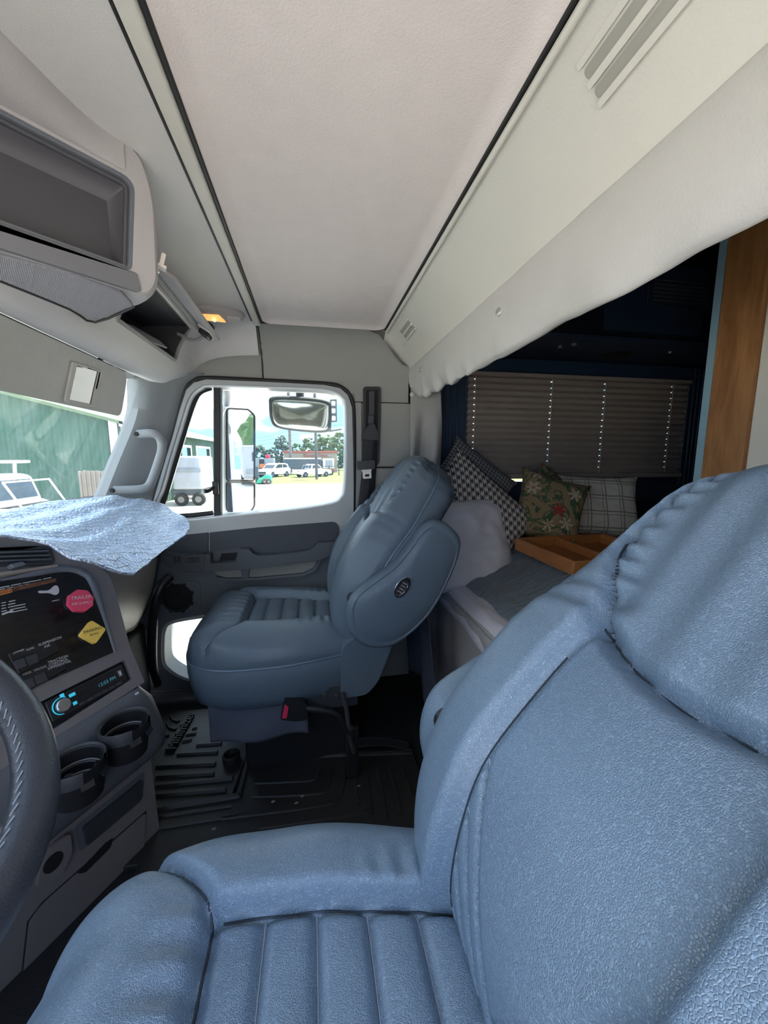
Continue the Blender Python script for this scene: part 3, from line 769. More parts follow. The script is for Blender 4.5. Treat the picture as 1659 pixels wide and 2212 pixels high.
prism('belt_stop', BF, bpx([(808, 972), (813, 972), (811, 1000), (806, 1010), (803, 1010), (805, 990)]), .012, .020, 'brass', sb)
tf = Fr(BF(*BF.uv(787, 1004), .055), (1, 0, .06), (-.06, 0, 1))
tg = prism('latch_plate', tf, rrect(.080, .040, .006), -.006, .012, 'black_plastic', sb, bev=.003)
prism('latch_tongue', tf, arc_corners([(-.026, -.018), (.026, -.018), (.022, -.03), (.022, -.062), (-.018, -.062), (-.018, -.03)], .006), 0, .003, 'clip_white', tg, holes=[[(-.008, -.042), (.012, -.042), (.012, -.053), (-.008, -.053)]], bev=.0008)

# ------------------------------------------------------------------ mirrors outside the door
def mirror_frame(c, target):
    tc_ = (CAMP - c).normalized(); n = (tc_ + V(target).normalized()).normalized()
    d = V((0, 0, 1)).cross(n).normalized(); return Fr(c, d, n.cross(d), n)
mc = P(519, 990, Y=2.12)
mm = thing('door_mirror', 'tall white-cased truck door mirror with two glasses outside the window', 'mirror', mc + V((0, 0, -.3)))
mf = mirror_frame(mc, (1, .010, 0))
hull = arc_corners([mf.uv(*p) for p in [(480, 876), (540, 882), (552, 896), (551, 1108), (540, 1114), (483, 1112)]], .03, 5)
puff('mirror_case', [(p[0], p[1]) for p in hull[::2]], mf, [(.75, -.11), (.93, -.08), (1.0, -.03), (1.0, -.006), (.985, 0), (.9, .001)], 'white_paint', mm, 2)
for nm, l in (('main_glass', [(490, 884), (534, 886), (547, 898), (547, 1036), (490, 1036)]), ('wide_angle_glass', [(490, 1043), (547, 1043), (547, 1092), (536, 1109), (500, 1109), (490, 1100)])):
    poly = arc_corners([mf.uv(*p) for p in l], .012, 4); sgm = 1 if area(poly) > 0 else -1
    g = prism(nm, mf, poly, .002, .006, 'mirror', mm)
    ring('glass_rim', mf, grow(poly, .008 * sgm), grow(poly, -.001 * sgm), .001, .010, 'black_rubber', g, bev=.002)
tube('mirror_arm', [P(480, 830, Y=2.0), P(489, 845, Y=2.03), P(490, 870, Y=2.1), P(489, 900, Y=2.16)], .018, 'silver_paint', mm, 10, 5)
tube('mirror_arm', [P(470, 825, Y=1.9), P(478, 829, Y=1.95), P(480, 830, Y=2.0)], .018, 'silver_paint', mm, 10, 3)
tube('mirror_stay', [mf(-.03, -.33, -.05), mf(-.10, -.40, -.1), V((-.55, 1.93, .75))], .015, 'black_plastic', mm, 8, 4)
lc = P(649, 897, Y=2.0)
lm = thing('look_down_mirror', 'wide grey rounded look-down mirror hanging above the door window', 'mirror', lc)
ln_ = V((.06, -.90, -.42)).normalized(); ld_ = V((0, 0, 1)).cross(ln_).normalized(); lf_ = Fr(lc, ld_, ln_.cross(ld_), ln_)
lo = [lf_.uv(*p) for p in [(588, 858), (650, 858), (708, 866), (716, 884), (714, 924), (700, 934), (650, 932), (600, 924), (585, 908), (581, 876)]]
puff('mirror_case', lo, lf_, [(.6, -.05), (.9, -.035), (1.0, -.012), (1.0, .004), (.94, .009)], 'pole_metal', lm, 4)
puff('mirror_glass', [(a * .93, b_ * .88) for a, b_ in lo], lf_, [(1.0, .004), (.97, .009), (.85, .014), (.7, .018), (.5, .0215), (.3, .0235), (.1, .0245)], 'mirror_dirty', lm, 4)
tube('mirror_bracket', [P(648, 825, Y=1.95), P(648, 845, Y=1.99), P(648, 862, Y=2.02)], .020, 'pole_metal', lm, 10, 3)

# ------------------------------------------------------------------ sun visor
vz = thing('sun_visor', 'grey padded passenger sun visor with a vanity mirror', 'sun visor', (-.62, 1.2, 1.2))
a0, a1 = P(0, 868, X=-.62), P(0, 690, X=-.625)
vn = V((.93, 0, -.28)).normalized(); vu = V((.28, 0, .93)).normalized()
vc = P(262, 850, X=-.62)
VF = Fr(vc, (0, 1, 0), vu, None); VF.n = V((1, 0, -.3)).normalized(); VF.u = V((.287, 0, .958)); 
b_r = VF.uv(255, 898); t_r = VF.uv(235, 788); b_l = VF.uv(0, 868)
vis = arc_corners([(-1.0, b_r[1] - .0), (b_r[0] - .0, b_r[1]), (0.0, b_r[1] + .09), (VF.uv(262, 832)[0], t_r[1]), (-1.0, t_r[1])], [.0, .03, .03, .05, .0], 6)
prism('visor_pad', VF, vis, -.012, .010, 'visor', vz, bev=.007)
tube('visor_piping', [VF(a, b_r[1] + .004, .006) for a in (-1.0, -.5, b_r[0] - .05)] + [VF(b_r[0] - .012, b_r[1] + .012, .006)], .003, 'visor', vz, 6)
mp_ = arc_corners([VF.uv(*p) for p in [(145, 777), (208, 797), (191, 878), (127, 865)]], .006, 3)
mpi = [VF.uv(*p) for p in [(152, 785), (201, 800), (185, 870), (136, 859)]]
vm = prism('mirror_frame', VF, mp_, .009, .016, 'visor', vz, holes=[mpi], bev=.002)
prism('vanity_mirror', VF, mpi, .010, .013, 'mirror_grey', vm)
tube('visor_arm', [VF(t_r[0] - .06, t_r[1] - .006, 0), VF(t_r[0] - .03, t_r[1] + .012, 0), P(258, 795, X=-.632), P(252, 789, X=-.64)], .006, 'black_plastic', vz, 8, 4)
cyl('visor_pivot', P(256, 789, X=-.645), (.2, 0, -1), .016, .010, 'black_plastic', vz, 14)

# ------------------------------------------------------------------ overhead pod with the empty screen bay
PF = azframe((-.30, .837, 1.62), 46, 0)
pod = thing('overhead_console', 'grey overhead console pod with an empty dark screen bay', 'console', PF(-.2, -.27, -.1))
OUT = arc_corners([(-.75, -.198), (.004, -.198), (.024, -.17), (.030, -.02), (.010, .048), (-.75, .048)], [0, .03, .02, .05, .03, 0], 6)
HOL = arc_corners([(-.62, -.166), (-.016, -.166), (.002, -.006), (-.62, -.002)], [0, .014, .022, 0], 5)
# face ring
prism('pod_face', PF, OUT, -.006, 0, 'pod_grey', pod, holes=[HOL], bev=.002)
HO2 = grow(HOL, -.006 * (1 if area(HOL) > 0 else -1)); HO3 = grow(HOL, -.012 * (1 if area(HOL) > 0 else -1))
ring('bay_frame', PF, grow(HOL, .001 * (1 if area(HOL) > 0 else -1)), HO2, -.016, -.002, 'frame_blue', pod, bev=.0015)
ring('bay_frame', PF, HO2, HO3, -.024, -.010, 'pod_dark', pod, bev=.0015)
box('chin_core', PF, -.75, -.004, -.198, -.155, -.016, -.0075, 'pod_chin', pod, 0)
mm_ = len(HO3); hx = [(a - .0, b_) for a, b_ in HO3]
inn = [(max(-.62, min(a, -.030)), max(-.158, min(b_, -.040))) for a, b_ in HO3]
vs = [PF(a, b_, -.018) for a, b_ in HO3] + [PF(a, b_, -.045) for a, b_ in inn]
mk('screen_bay', vs, [(i, (i + 1) % mm_, mm_ + (i + 1) % mm_, mm_ + i) for i in range(mm_)] + [tuple(range(mm_, 2 * mm_))], 'screen_dark', pod, 25)
box('screen_panel', PF, -.63, -.031, -.157, -.041, -.050, -.0446, 'screen_dark', pod, 0)
box('bay_back', PF, -.66, -.005, -.19, -.005, -.060, -.051, 'pod_dark', pod, 0)
# shell: flares back into the liner
m = len(OUT); rows = []
for k, (off, h, lift) in enumerate([(0, 0, 0), (.006, -.004, 0), (.010, -.014, 0), (.013, -.035, .002), (.016, -.075, .006), (.020, -.12, .014), (.030, -.17, .03), (.055, -.23, .06), (.08, -.30, .09)]):
    g = grow(OUT, off * (1 if area(OUT) > 0 else -1)); row = []
    for a, b_ in g:
        t = (b_ + .2) / .23
        z = (max(b_, -.199) + lift * .8) if t < .3 else b_
        row.append(PF(a + (.05 * sstep(.5, 1, t) * (-h / .3) if a > -.3 else 0) , z, h))
    rows.append(row)
vs = [p for r_ in rows for p in r_]
mk('pod_shell', vs, [(i * m + k, i * m + (k + 1) % m, (i + 1) * m + (k + 1) % m, (i + 1) * m + k) for i in range(len(rows) - 1) for k in range(m) if not (OUT[k][0] < -.7 and OUT[(k + 1) % m][0] < -.7)], 'pod_grey', pod, 50)
# concave cove between the top of the pod and the ceiling
def pcove(u, v):
    a = -.75 + .735 * u; k = 1 - .97 * sstep(-.26, -.02, a); g = v * PI / 2
    return PF(a, .000 + .045 * (1 - math.cos(g)), .001 + .10 * k * math.sin(g))
surf('pod_cove', pcove, 40, 10, 'pod_grey', pod)
prism('pod_chin', PF, arc_corners([(-.75, -.199), (-.004, -.199), (-.010, -.167), (-.75, -.163)], [0, .01, .004, 0], 4), -.004, .004, 'pod_chin', pod, bev=.003)
# speaker cloth below the face, sloping back underneath
KF = PF(0, -.198, 0)
sn = (PF.n * .55 - V((0, 0, 1)) * .83).normalized(); su = PF.d.cross(sn) * -1
SF = Fr(PF(0, -.200, -.002), PF.d, sn.cross(PF.d), sn)
spc = [SF.uv(*p) for p in [(-200, 510), (0, 552), (150, 590), (262, 632), (290, 662), (205, 696), (150, 668), (0, 607), (-200, 530)]]
sg_ = prism('speaker_grille', SF, spc, -.012, 0, 'mesh_cloth', pod, bev=.002)
tube('grille_seam', [SF(*p, .0) for p in spc[4:8]], .0022, 'black_rubber', sg_, 6, 3)
# steel catch on the corner of the pod
CF = Fr(PF(.040, -.135, -.03), (-.35, .93, .1), (.25, .15, .95)); CF.n = CF.d.cross(CF.u); 
if CF.n.dot(CAMP - CF.o) < 0: CF.n = -CF.n
ct = box('catch_plate', CF, -.010, .010, -.012, .012, 0, .004, 'clip_white', pod, .001)
cyl('screw', CF(0, -.002, .004), CF.n, .005, .0025, 'steel', ct, 12)
for s in (-1, 1): box('catch_prong', CF, s * .008 - .003, s * .008 + .003, .010, .036, .002, .010, 'clip_white', ct, .001)
box('catch_bridge', CF, -.012, .012, .008, .014, 0, .016, 'clip_white', ct, .001)

# cubby flap, hinged open
cf = thing('cubby_door', 'grey cubby door hanging open beside the overhead console', 'cubby door', P(420, 690, Y=1.5))
e0, e1 = V((-.335, 1.10, 1.560)), V((-.325, 1.60, 1.545))
h0, h1 = V((-.425, 1.10, 1.615)), V((-.425, 1.60, 1.605))
nn = (h1 - h0).cross(e0 - h0).normalized()
if nn.z > 0: nn = -nn
FF = Fr(h0, (h1 - h0), (e0 - h0)); FF.n = nn; FF.u = nn.cross(FF.d) if nn.cross(FF.d).dot(e0 - h0) > 0 else -nn.cross(FF.d)
LW = (e0 - h0).length
prism('flap_panel', FF, arc_corners([(0, 0), (.5, 0), (.5, LW * 1.12), (0, LW * 1.12)], [.005, .02, .03, .005], 5), -.010, 0, 'pod_grey', cf, bev=.004)
box('flap_rib', FF, .02, .47, .012, .030, 0, .018, 'clip_white', cf, .003)
box('flap_rib', FF, .02, .44, .050, .064, 0, .014, 'trim_grey', cf, .003)
lb = box('flap_latch', FF, .40, .45, .070, .105, .0, .022, 'black_plastic', cf, .004)
box('latch_base', FF, .385, .465, .064, .110, 0, .006, 'clip_white', cf, .002)
box('latch_button', FF, .40, .44, .075, .10, -.028, -.008, 'black_plastic', lb, .004)
tube('flap_arm', [FF(.44, .085, .008), FF(.455, .06, .045), FF(.46, .02, .06), V((-.44, 1.56, 1.55)), V((-.46, 1.57, 1.56))], .006, 'trim_grey', cf, 8, 5)
# paper in the cubby
bp = shelf_v(8, 1.40)
PA = Fr(bp + V((-.035, .07, .034)), (.10, .95, .12), (-.75, .1, .55))
prism('folded_paper', PA, [(-.09, -.02), (.06, -.035), (.09, .01), (.02, .075), (-.11, .06)], 0, .004, 'paper')
tag(bpy.data.objects['folded_paper'], 'white folded papers lying in the open cubby', 'papers')

# dome lamp
LF = Fr(P(471, 677, Y=1.62) , (.06, .05, -.01), (.98, 0, .3)); 
dn = V((.30, -.10, -.95)).normalized(); dd = V((.96, .1, .29)).normalized(); dd = (dd - dn * dd.dot(dn)).normalized()
LF = Fr(P(470, 679, Y=1.575), dd, dn.cross(dd), dn)
dl = thing('dome_light', 'oval ceiling lamp with a lit amber lens and a clear lens', 'lamp', LF.o)
b1 = [LF.uv(*p) for p in [(415, 664), (425, 660), (470, 662), (510, 669), (526, 679), (524, 688), (505, 692), (460, 690), (425, 682)]]
puff('lamp_housing', b1, LF, [(1.0, -.012), (1.0, .004), (.95, .009), (.85, .011)], 'pod_grey', dl, 4)
am = prism('amber_lens', LF, arc_corners([LF.uv(*p) for p in [(430, 671), (470, 673), (486, 689), (440, 684)]], .006, 4), .010, .014, 'amber_lens', dl, bev=.002)
prism('clear_lens', LF, arc_corners([LF.uv(*p) for p in [(487, 676), (516, 679), (520, 688), (490, 690)]], .006, 4), .010, .014, 'clear_lens', dl, bev=.002)
bb = LF(*LF.uv(460, 682), .016)
v_, f_ = cylg(bb, dn, .004, .004, 12); mk('bulb', v_, f_, 'bulb', am)
# ------------------------------------------------------------------ dashboard
db = thing('dashboard', 'dark grey dashboard running below the windscreen', 'dashboard', (-.8, .8, .1))
DP = [(-.90, .10), (-1.0, .45), (-.98, .78), (-.90, .84), (-.80, .855), (-.70, .845), (-.645, .82), (-.625, .785), (-.632, .74), (-.66, .62), (-.70, .50), (-.76, .42), (-.80, .10)]
def dsec(y):
    k = sstep(1.35, 1.72, y); k3 = 1 - sstep(1.18, 1.30, y)
    return [V((max(-1.0, x - .30 * k3) if z > .3 or x > -.85 else x, y, z - .02 * k - .04 * k3 * (z > .6))) for x, z in DP]
ys = [-.2, .3, .8, 1.1, 1.18, 1.22, 1.26, 1.3, 1.45, 1.55, 1.65, 1.70, 1.72]
secs = [dsec(y) for y in ys]; n = len(DP)
vs = [p for s in secs for p in s]
fs = [(i * n + j, i * n + (j + 1) % n, (i + 1) * n + (j + 1) % n, (i + 1) * n + j) for i in range(len(secs) - 1) for j in range(n)] + [tuple(range(n)), tuple((len(secs) - 1) * n + j for j in range(n))]
mk('dash_body', vs, fs, 'dash_dark', db, 40)
# glove box face on the passenger side
gp = [P(x, y, X=xx) for x, y, xx in [(250, 1292, -.60), (326, 1226, -.60), (330, 1265, -.605), (318, 1320, -.62), (300, 1370, -.635), (272, 1412, -.64), (240, 1400, -.64)]]
def gbx(u, v):
    z = .80 - .34 * v; y = 1.22 + .46 * u
    x = -.612 - .10 * v * v - .015 * sstep(.8, 1, u); return (x, y, z - .03 * sstep(.6, 1, u) * (v))
surf('glove_box_door', gbx, 16, 16, 'glovebox', db, .02)
tube('dash_edge', [(-.607, y, .803) for y in (1.30, 1.4, 1.6, 1.70)], .010, 'dash_blue', db, 8)
wbox('kick_panel', -.95, -.72, 1.0, 1.74, 0, .42, 'soft_black', db, bev=.02)

# centre stack, turned towards the driver
WG = azframe((-.438, 1.10, .373), 30, 25)
ws = thing('centre_stack', 'grey centre stack with dark wood panel, radio and cup holders turned to the driver', 'centre console', (-.6, 1.0, 0))
def wpx(l, f=WG): return [f.uv(*p) for p in l]
LEFT = -.62
body = wpx([(313, 1473), (281, 1398), (253, 1290), (238, 1242), (205, 1218), (174, 1205), (125, 1184), (60, 1166), (0, 1160)])
tv = body[-1][1]
body = body + [(LEFT, tv + .01), (LEFT, body[0][1] - .02)]
wood_o = wpx([(247, 1408), (217, 1312), (196, 1258), (178, 1240), (150, 1232), (110, 1234), (0, 1253)]) + [(LEFT, .50), (LEFT, .16)] + wpx([(46, 1497)])
wood_o = arc_corners(wood_o, [.004, .05, .02, .01, .01, 0, 0, 0, 0, 0], 4)
radio_o = arc_corners(wpx([(270, 1425), (286, 1466), (103, 1583), (72, 1524)]), .008, 4)
prism('stack_bezel', WG, arc_corners(body, [.004, .01, .03, .03, .02, .02, .01, 0, 0, 0, 0], 3), -.16, 0, 'dash_grey', ws, holes=[radio_o], bev=.005)
prism('wood_panel', WG, wood_o, -.004, .0025, 'wood_dash', ws)
so = wpx([(247, 1409), (217, 1312), (196, 1257), (178, 1239), (150, 1230), (110, 1232), (60, 1242), (0, 1254)])
tube('bezel_chamfer', [WG(a, b, .003) for a, b in catmull([(p[0], p[1], 0) for p in so], 5) for a, b in [(a, b)]] if False else [WG(p.x, p.y, .002) for p in catmull([(q_[0], q_[1], 0) for q_ in so], 5)], [.0035 + .006 * sstep(0, .5, 1 - abs(2 * k / 35 - 1)) for k in range(36)], 'frame_blue', ws, 8)
# air vent in the top corner
av = arc_corners(wpx([(-120, 1228), (-120, 1190), (90, 1180), (108, 1184), (117, 1212), (112, 1222)]), .006, 3)
vt = prism('air_vent', WG, av, -.002, .006, 'dash_dark', ws, bev=.002)
prism('vent_opening', WG, wpx([(-120, 1222), (-120, 1196), (95, 1187), (107, 1214)]), .006, .0065, 'soft_black', vt)
for k in range(3):
    a = wpx([(-120, 1199 + k * 9), (100 + k * 3, 1191 + k * 9), (101 + k * 3, 1195 + k * 9), (-120, 1203 + k * 9)])
    prism('vent_slat', WG, a, .004, .013, 'dash_blue', vt, bev=.001)
prism('vent_tab', WG, wpx([(10, 1226), (38, 1219), (48, 1226), (18, 1234)]), .006, .024, 'frame_blue', vt, bev=.002)
prism('panel_lip', WG, wpx([(-120, 1252), (0, 1238), (120, 1221), (122, 1227), (0, 1247), (-120, 1262)]), 0, .012, 'glovebox', ws, bev=.002)
# printed warnings
def wt(s, x, y, size, mat, dx=1, dy=-.38):
    a = WG.uv(x, y); c = WG.uv(x + 60 * dx, y + 60 * dy); ang = math.atan2(c[1] - a[1], c[0] - a[0])
    f = Fr(WG(a[0], a[1], .003), WG.d * math.cos(ang) + WG.u * math.sin(ang), WG.u * math.cos(ang) - WG.d * math.sin(ang), WG.n)
    return text('lettering', s, f, size, mat, ws, .0003)
prism('warning_band', WG, wpx([(26, 1268), (119, 1250), (121, 1257), (28, 1279)]), .0026, .003, 'print_brown', ws)
prism('warning_band', WG, wpx([(-20, 1281), (24, 1272), (26, 1280), (-20, 1292)]), .0026, .003, 'print_orange', ws)
wt('WARNING', -14, 1288, .010, 'print_black', 1, -.22)
def bars(x, y, lens, mat, sl=-.2, hgt=.0018):
    """fine print too small to read: rows of short printed dashes"""
    for k, L in lens:
        q0 = WG.uv(x + k, y + k * sl); q1 = WG.uv(x + k + L, y + (k + L) * sl)
        prism('fine_print', WG, [q0, q1, (q1[0], q1[1] + hgt), (q0[0], q0[1] + hgt)], .0026, .003, mat, ws)
bars(-10, 1273, [(0, 30), (33, 22), (58, 40), (102, 18)], 'print_white'); bars(-10, 1277, [(0, 20), (24, 34), (62, 10)], 'print_white')
bars(30, 1274, [(0, 22), (25, 30), (58, 26)], 'print_orange', -.2, .003)
for k, l in enumerate(([(8, 10), (24, 14)], [(8, 10), (22, 16)], [(8, 10), (22, 38)], [(8, 12), (26, 34)], [(26, 38)])): bars(-6, 1306 + k * 6, l, 'print_white')
bars(112, 1300, [(0, 15)], 'print_white')
KF_ = wpx([(83, 1277), (103, 1276), (116, 1266), (124, 1268), (126, 1280), (118, 1286), (104, 1282), (84, 1282)])
prism('key_sticker', WG, [(p.x, p.y) for p in catmull([(a, b, 0) for a, b in KF_], 4, True)], .0026, .0032, 'sticker_silver', ws)
prism('logo_sticker', WG, arc_corners(wpx([(2, 1326), (27, 1318), (28, 1321), (3, 1330)]), .002, 2), .0026, .003, 'sticker_silver', ws)
# push-pull valves
def knob(x, y, bx, by, sides, r, mat, rot, trot, lines, tmat, lab):
    b0 = WG(*WG.uv(bx, by), .003); top = PL(x, y, b0 + WG.n * .055, WG.n)
    k = cyl('valve_knob', top - WG.n * .010, WG.n, r, .012, mat, ws, sides, bevel=.002)
    # square up the polygon
    def pang(dx_, dy_):
        q0, q1 = WG.uv(x, y), WG.uv(x + dx_, y + dy_); return math.atan2(q1[1] - q0[1], q1[0] - q0[0])
    rot = pang(60, rot); tr_ = pang(60, trot)
    v, f = prismg(Fr(top, WG.d * math.cos(rot) + WG.u * math.sin(rot), WG.u * math.cos(rot) - WG.d * math.sin(rot), WG.n), arc_corners([(r * math.cos(2 * PI * i / sides + PI / sides), r * math.sin(2 * PI * i / sides + PI / sides)) for i in range(sides)], .006 if sides < 6 else .002, 3), -.012, 0)
    bpy.data.objects.remove(k)
    k = addbev(mk('valve_knob', v, f, mat, ws), .002); tag(k, lab)
    s = lathe('knob_stem', b0, top - b0, [(.0, .0), (.013, 0), (.013, .012), (.011, .016), (.011, .05)], mat, k, 16)
    lathe('stem_collar', b0, WG.n, [(.019, 0), (.019, .004), (.013, .006)], 'black_plastic', k, 20)
    fr = Fr(top, WG.d * math.cos(tr_) + WG.u * math.sin(tr_), WG.u * math.cos(tr_) - WG.d * math.sin(tr_), WG.n)
    for t, dy, sz in lines: text('lettering', t, Fr(fr(0, dy), fr.d, fr.u, fr.n), sz, tmat, k, .0006, align='CENTER')
knob(176, 1297, 152, 1306, 8, .030, 'pink_red', 4, -6, [('TRAILER', .004, .0125), ('AIR SUPPLY', -.010, .0090)], 'print_white', 'red octagonal trailer air supply knob')
knob(202, 1365, 182, 1373, 4, .031, 'yellow_plastic', 35, -18, [('PARKING', .002, .0105), ('BRAKE', -.008, .0070)], 'print_black', 'yellow square parking brake knob')
# rocker switch blocks
def swblock(l, sw, t1, t2):
    p = prism('switch_block', WG, arc_corners(wpx(l), .004, 2), .001, .006, 'black_plastic', ws, bev=.001)
    for q_ in sw:
        r_ = prism('rocker_switch', WG, arc_corners(wpx(q_), .002, 2), .004, .011, 'dash_dark', p, bev=.002)
    return p
swblock([(14, 1414), (112, 1382), (125, 1408), (38, 1458)], [[(26, 1430), (48, 1423), (54, 1441), (33, 1449)], [(50, 1422), (74, 1414), (79, 1432), (57, 1440)]], '', '')
swblock([(34, 1462), (128, 1420), (143, 1448), (56, 1496)], [[(42, 1474), (66, 1464), (72, 1484), (50, 1492)], [(68, 1463), (92, 1453), (98, 1472), (74, 1482)]], '', '')
for t, x, y, sz in (('SUSPENSION', 80, 1398, .0085), ('AIR', 92, 1402, .0085), ('TRACTION', 100, 1436, .0085), ('CONTROL', 102, 1442, .0085), ('DIFFERENTIAL', 100, 1449, .0078), ('LOWER', 25, 1415, .006), ('RAISE', 54, 1408, .006), ('LOCK', 46, 1461, .006), ('UNLOCK', 70, 1452, .006)):
    f = wt(t, x, y, sz, 'print_white', 1, -.36)
    f.location += (WG.n * .0046)
bars(104, 1460, [(0, 30)], 'print_white', -.36); bars(106, 1465, [(0, 24)], 'print_white', -.36)
# radio
rf = WG.sub(*WG.uv(180, 1500)); 
a_, b_ = WG.uv(94, 1518), WG.uv(259, 1437); ang = math.atan2(b_[1] - a_[1], b_[0] - a_[0])
RFm = Fr(WG(*WG.uv(114, 1561), -.004), WG.d * math.cos(ang) + WG.u * math.sin(ang), WG.u * math.cos(ang) - WG.d * math.sin(ang), WG.n)
RW = math.hypot(b_[0] - a_[0], b_[1] - a_[1]) * 1.02; RH = abs(RFm.uv(94, 1518)[1])
rd_ = thing('car_radio', 'black single-slot car radio with a silver dial in the centre stack', 'radio', RFm(RW / 2, 0, -.1))
prism('radio_sleeve', WG, grow(radio_o, -.001 * (1 if area(radio_o) > 0 else -1)), -.12, -.012, 'soft_black', rd_)
box('radio_face', RFm, 0, RW, 0, RH, -.012, .004, 'black_plastic', rd_, .002)
box('disc_slot', RFm, RW * .30, RW * .86, RH * .84, RH * .90, .004, .0046, 'soft_black', rd_, 0)
box('display', RFm, RW * .34, RW * .84, RH * .30, RH * .74, .004, .0045, 'soft_black', rd_, .001)
text('display_digits', '12:03 PM', RFm.sub(RW * .60, RH * .46, .0046), RH * .24, 'lcd_digits', rd_, .0004)
dc = RFm(RW * .145, RH * .50, .004)
dial = cyl('volume_dial', dc, WG.n, RH * .30, .012, 'steel', rd_, 32, bevel=.002)
lathe('dial_ring', dc, WG.n, [(RH * .36, 0), (RH * .36, .003), (RH * .39, .003), (RH * .39, 0)], 'cyan_led', rd_, 32, .9, 4.6, RFm.d)
for a, b_, w in ((.25, .74, .014), (.26, .32, .009), (.16, .93, .009)):
    box('lit_button', RFm, RW * a, RW * a + w, RH * b_ - .004, RH * b_ + .004, .004, .006, 'cyan_led', rd_, .001)
for k in range(6): box('preset_button', RFm, RW * (.32 + k * .10), RW * (.32 + k * .10) + .014, RH * .08, RH * .20, .004, .0065, 'dash_dark', rd_, .001)
box('usb_port', RFm, RW * .90, RW * .95, RH * .45, RH * .78, .004, .0055, 'dash_grey', rd_, .001)
box('usb_slot', RFm, RW * .915, RW * .935, RH * .52, RH * .72, .0055, .006, 'print_white', rd_, 0)
# cup holder section
sec = [(-.02, .1235), (.004, .121), (.010, .112), (.015, .08), (.017, .04), (.016, 0), (.008, -.035), (-.012, -.062), (-.05, -.078), (-.10, -.08)]
us = [LEFT, -.4, -.3, -.2, -.12, -.06, -.035, -.018, -.008, -.002]
def csec(i):
    u = us[i]; e = sstep(-.04, 0, u)
    return [WG(u + (.014 if 2 < k < 8 else 0) * e, v, h - .03 * e * e) for k, (h, v) in enumerate(sec)]
rows = [csec(i) for i in range(len(us))] + [[WG(-.001 + .012, v * .98, min(h, -.02) - .06) for h, v in sec]]
n = len(sec); vs = [p for r_ in rows for p in r_]
mk('cup_holder_section', vs, [(i * n + j, i * n + j + 1, (i + 1) * n + j + 1, (i + 1) * n + j) for i in range(len(rows) - 1) for j in range(n - 1)], 'dash_blue', ws, 50)
sc1 = WG(*WG.uv(289, 1500), .014)
prism('socket_mark', WG.sub(*WG.uv(289, 1500), .012), rrect(.010, .006, .002), 0, .003, 'print_white', ws)
def cup(px, py, r, lab):
    c = PL(px, py, WG.o + WG.n * .072, WG.n); ref = V((WG.n.x, WG.n.y, 0))
    k = lathe('cup_holder', c + V((0, 0, -.085)), (0, 0, 1), [(.0, .012), (r * .60, .012), (r * .64, .03), (r * .78, .032), (r * .80, .052), (r * .90, .055), (r * .93, .085), (r, .087), (r * 1.02, .070), (r * .96, .040), (r * .86, .005), (r * .3, -.012), (0, -.012)], 'black_plastic', ws, 40)
    for s_, hh in ((r * .79, .033), (r * .91, .056)):
        lathe('cup_step', c + V((0, 0, -.085)), (0, 0, 1), [(s_ - .003, hh), (s_ - .001, hh + .002), (s_ + .001, hh)], 'dash_grey', k, 36)
    lathe('cup_collar', c + V((0, 0, -.012)), (0, 0, 1), [(r * .97, 0), (r * 1.05, -.012), (r * 1.08, .016), (r * 1.05, .020), (r * .97, .016), (r * .97, 0)], 'dash_dark', k, 44, .75, 2 * PI - .35, ref)
    for q_ in (-.25, .55):
        a = math.atan2(ref.y, ref.x) + q_; d_ = V((math.cos(a), math.sin(a), 0)); t_ = V((-d_.y, d_.x, 0))
        prism('cup_finger', Fr(c + d_ * r * .86 + V((0, 0, -.016)), t_, V((0, 0, .8)) - d_ * .6), [(-.012, -.022), (.012, -.022), (.014, .004), (.004, .014), (-.012, .008)], -.002, .002, 'black_plastic', k)
    return k
cup(268, 1563, .052, ''); cup(164, 1648, .052, '')
# lower part of the stack
LG = azframe((-.478, 1.118, 0), 32, 2)
def lpx(l): return [LG.uv(*p) for p in l]
prism('stack_lower', LG, arc_corners([(LEFT, 0), (0, 0), (0, .30), (LEFT, .30)], [0, .0, .02, 0]), -.36, 0, 'dash_grey', ws, bev=.008)
def sadd(u, v):
    a = LEFT + (0 - LEFT) * u; hb = -.03 + .0 * v
    return (0, 0, 0)
prism('drawer_recess', LG, arc_corners(lpx([(158, 1788), (313, 1664), (306, 1730), (172, 1842)]), .012, 4), -.001, .0015, 'dash_blue', ws, bev=.001)
dwr = prism('ash_drawer', LG, arc_corners(lpx([(176, 1786), (304, 1683), (300, 1726), (184, 1826)]), .008, 4), 0, .009, 'dash_dark', ws, bev=.003)
prism('socket_surround', LG, arc_corners(lpx([(73, 1916), (84, 1858), (112, 1818), (146, 1795), (151, 1838), (128, 1886)]), .012, 4), -.001, .012, 'dash_grey', ws, bev=.006)
scx = LG(*LG.uv(108, 1859), .012); cyl('power_socket', scx, LG.n, .020, .0015, 'soft_black', ws, 28)
prism('storage_door', LG, arc_corners(lpx([(40, 2170), (60, 1990), (90, 1950), (314, 1753), (308, 1860), (180, 1990)]), .012, 4), -.001, .004, 'dash_grey', ws, bev=.003)
prism('finger_slot', LG, arc_corners(lpx([(163, 1886), (224, 1822), (243, 1808), (236, 1830), (182, 1884)]), .006, 3), .003, .0048, 'soft_black', ws)
tube('door_gap', [LG(a, b, .0015) for a, b in lpx([(40, 2170), (60, 1990), (90, 1950), (314, 1753), (308, 1860)])], .0022, 'soft_black', ws, 6)

